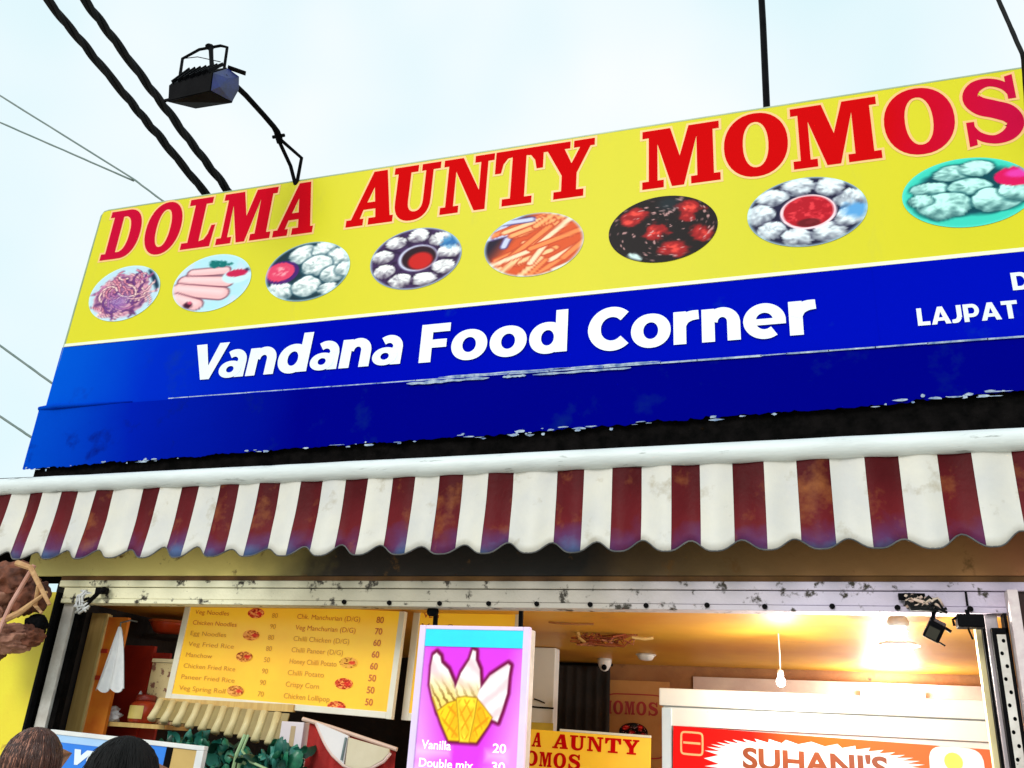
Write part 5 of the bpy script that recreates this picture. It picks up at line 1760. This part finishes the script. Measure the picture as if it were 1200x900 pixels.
# ------------------------------------------------------------------ two customers seen from behind
def person(x, y, top, label, shirt, hairm, streak, seed, hw):
    """a standing person facing the stall; body is one skinned surface, hair and clothing are children"""
    root = thing('person', label, 'person', (x, y, 0), 'customers in front of the stall')
    s_ = top / 1.66
    V = [(0, 0, .92), (0, .0, 1.08), (0, 0, 1.24), (0, 0, 1.36), (0, .01, 1.43), (0, .03, 1.50), (0, .035, 1.57), (0, .03, 1.61)]
    Rr = [.13, .115, .13, .11, .055, .075, .083, .06]
    Ee = [(i, i + 1) for i in range(7)]

    def add(p, r, k):
        V.append(p)
        Rr.append(r)
        Ee.append((k, len(V) - 1))
        return len(V) - 1
    add((0, .135, 1.525), .014, 5)                              # nose
    for sx in (-1, 1):
        add((sx * .088, .025, 1.53), .014, 5)                   # ear
        a = add((sx * .16, 0, 1.36), .062, 3)
        b__ = add((sx * .205, .0, 1.12), .045, a)
        c__ = add((sx * .20, .10, .90), .034, b__)
        d__ = add((sx * .195, .13, .83), .030, c__)             # palm
        for q in range(4):
            f1 = add((sx * (.215 - .012 * q), .145 + .012 * q, .785), .009, d__)
            add((sx * (.208 - .012 * q), .152 + .012 * q, .755 + .006 * abs(q - 1)), .0075, f1)
        t1 = add((sx * .175, .145, .82), .010, d__)
        add((sx * .17, .16, .79), .008, t1)
        h = add((sx * .09, 0, .84), .095, 0)
        kn = add((sx * .10, .01, .48), .062, h)
        an = add((sx * .10, -.01, .08), .042, kn)
        add((sx * .105, .13, .035), .035, an)
    me = bpy.data.meshes.new('body')
    me.from_pydata([Vector(v) * s_ for v in V], Ee, [])
    o = bpy.data.objects.new('body', me)
    COL.objects.link(o)
    md = o.modifiers.new('skin', 'SKIN')
    for i, sv in enumerate(me.skin_vertices[0].data):
        sv.radius = (Rr[i] * s_, Rr[i] * s_)
        sv.use_root = (i == 0)
    o.modifiers.new('smooth', 'SUBSURF').levels = 1
    dg = bpy.context.evaluated_depsgraph_get()
    m2_ = bpy.data.meshes.new_from_object(o.evaluated_get(dg))
    bpy.data.objects.remove(o)
    m2_.name = 'body'
    m2_.materials.clear()
    m2_.materials.append(SKIN)
    for p in m2_.polygons:
        p.use_smooth = True
        p.material_index = 0
    bo = bpy.data.objects.new('body', m2_)
    COL.objects.link(bo)
    bo.parent = root
    o_ = Vector((x, y, 0))
    sh = MB()
    prof = [(.175, .86), (.165, 1.0), (.160, 1.1), (.180, 1.25), (.175, 1.36), (.10, 1.42), (.062, 1.435)]
    sh.lathe((x, y, 0), [(r * s_, h * s_) for r, h in prof], 20)
    sh.v = [(v[0] + (v[0] - x) * .18, y + (v[1] - y) * .80, v[2]) for v in sh.v]
    for sx in (-1, 1):
        sh.tube([o_ + Vector((sx * .12, 0, 1.37)) * s_, o_ + Vector((sx * .18, 0, 1.34)) * s_, o_ + Vector((sx * .212, 0, 1.13)) * s_], [.085 * s_, .078 * s_, .064 * s_], 12)
    sh.build('shirt', shirt, root, smooth=True)
    trs = MB()
    for sx in (-1, 1):
        trs.tube([o_ + Vector((sx * .075, 0, .92)) * s_, o_ + Vector((sx * .092, 0, .80)) * s_, o_ + Vector((sx * .10, .01, .48)) * s_, o_ + Vector((sx * .10, -.01, .07)) * s_],
                 [.135 * s_, .125 * s_, .085 * s_, .066 * s_], 14)
    trs.build('trousers', mat('dark_denim', (0.02, 0.03, 0.07, 1), (0.03, 0.04, 0.09, 1), scale=20, rough=.9), root, smooth=True)
    fc = MB()
    for sx in (-1, 1):
        fc.lump(o_ + Vector((sx * .034, .108, 1.548)) * s_, (.012, .008, .008), 1, .01, 1, 1)
    fc.build('eye', mat('dark_eye', (0.02, 0.015, 0.01, 1), rough=.2), root, smooth=True)
    MB().tube([o_ + Vector((-.025, .112, 1.475)) * s_, o_ + Vector((0, .12, 1.472)) * s_, o_ + Vector((.025, .112, 1.475)) * s_], .006, 6).build('mouth', mat('lip', (0.34, 0.10, 0.08, 1)), root, smooth=True)
    # hair: a close cap with several hundred strands combed down from the crown
    hc = Vector((x, y + .02, top - .118))
    rx, ry, rz = hw / 2 * .93, .102, .112
    cp = MB()
    cp.lump(hc + Vector((0, -.012, 0)), (rx, ry, rz), seed, .06, 2.2, 4)
    hr = cp.build('hair', hairm, root, smooth=True)
    rn2 = random.Random(seed)
    for M_, cnt, hl in ((hairm, 520, 0), (streak, 120, 1), (hairm, 40, 2)):
        sd = MB()
        for q in range(cnt):
            th = rn2.uniform(0, 2 * math.pi)
            if hl == 1 and streak is not hairm:
                th = -math.pi / 2 + rn2.choice((-.75, -.2, .25, .6)) + rn2.gauss(0, .13)
            if math.sin(th) > .55:
                th += math.pi
            ln = rn2.uniform(.55, 1.05)
            pts = []
            ph0 = rn2.uniform(.05, .5)
            sw2 = rn2.uniform(-.25, .25)
            for i in range(7):
                ph_ = ph0 + (ln * 2.0) * i / 6
                kk = 1.015 + .03 * rn2.uniform(0, 1) + (.10 * (i / 6) * rn2.uniform(.3, 1) if hl == 2 else 0)
                d = Vector((math.sin(min(ph_, 1.65)) * math.cos(th + sw2 * i / 6) * rx * kk, math.sin(min(ph_, 1.65)) * math.sin(th + sw2 * i / 6) * ry * kk - .012, 0))
                z_ = math.cos(ph_) * rz * kk if ph_ < 1.65 else math.cos(1.65) * rz - (ph_ - 1.65) * .10
                pts.append(hc + d + Vector((0, 0, z_)))
            k_ = .35 if hl == 2 else .8
            sd.tube(pts, [v_ * k_ for v_ in (.0022, .003, .003, .003, .0028, .0024, .0008)], 4, cap=False)
        so = sd.build('hair_strands', M_, hr, smooth=True)
        so['kind'] = 'stuff'
    return root


HB = mat('brown_hair', (0.075, 0.022, 0.012, 1), (0.03, 0.010, 0.007, 1), scale=20, rough=.42)
HL = mat('copper_streaks', (0.40, 0.18, 0.12, 1), (0.20, 0.075, 0.045, 1), scale=20, rough=.42)
HK = mat('black_hair', (0.005, 0.005, 0.005, 1), (0.010, 0.009, 0.009, 1), scale=20, rough=.6, spec=.12)
person(-2.75, -1.6, 1.582, 'person with brown copper streaked hair seen from behind at lower left', mat('pink_kurta', (0.40, 0.10, 0.14, 1), scale=8, rough=.9), HB, HL, 3, .205)
person(-1.925, -2.1, 1.578, 'person with short black hair seen from behind below the blue sign', mat('grey_shirt', (0.16, 0.17, 0.19, 1), scale=8, rough=.9), HK, HK, 8, .215)
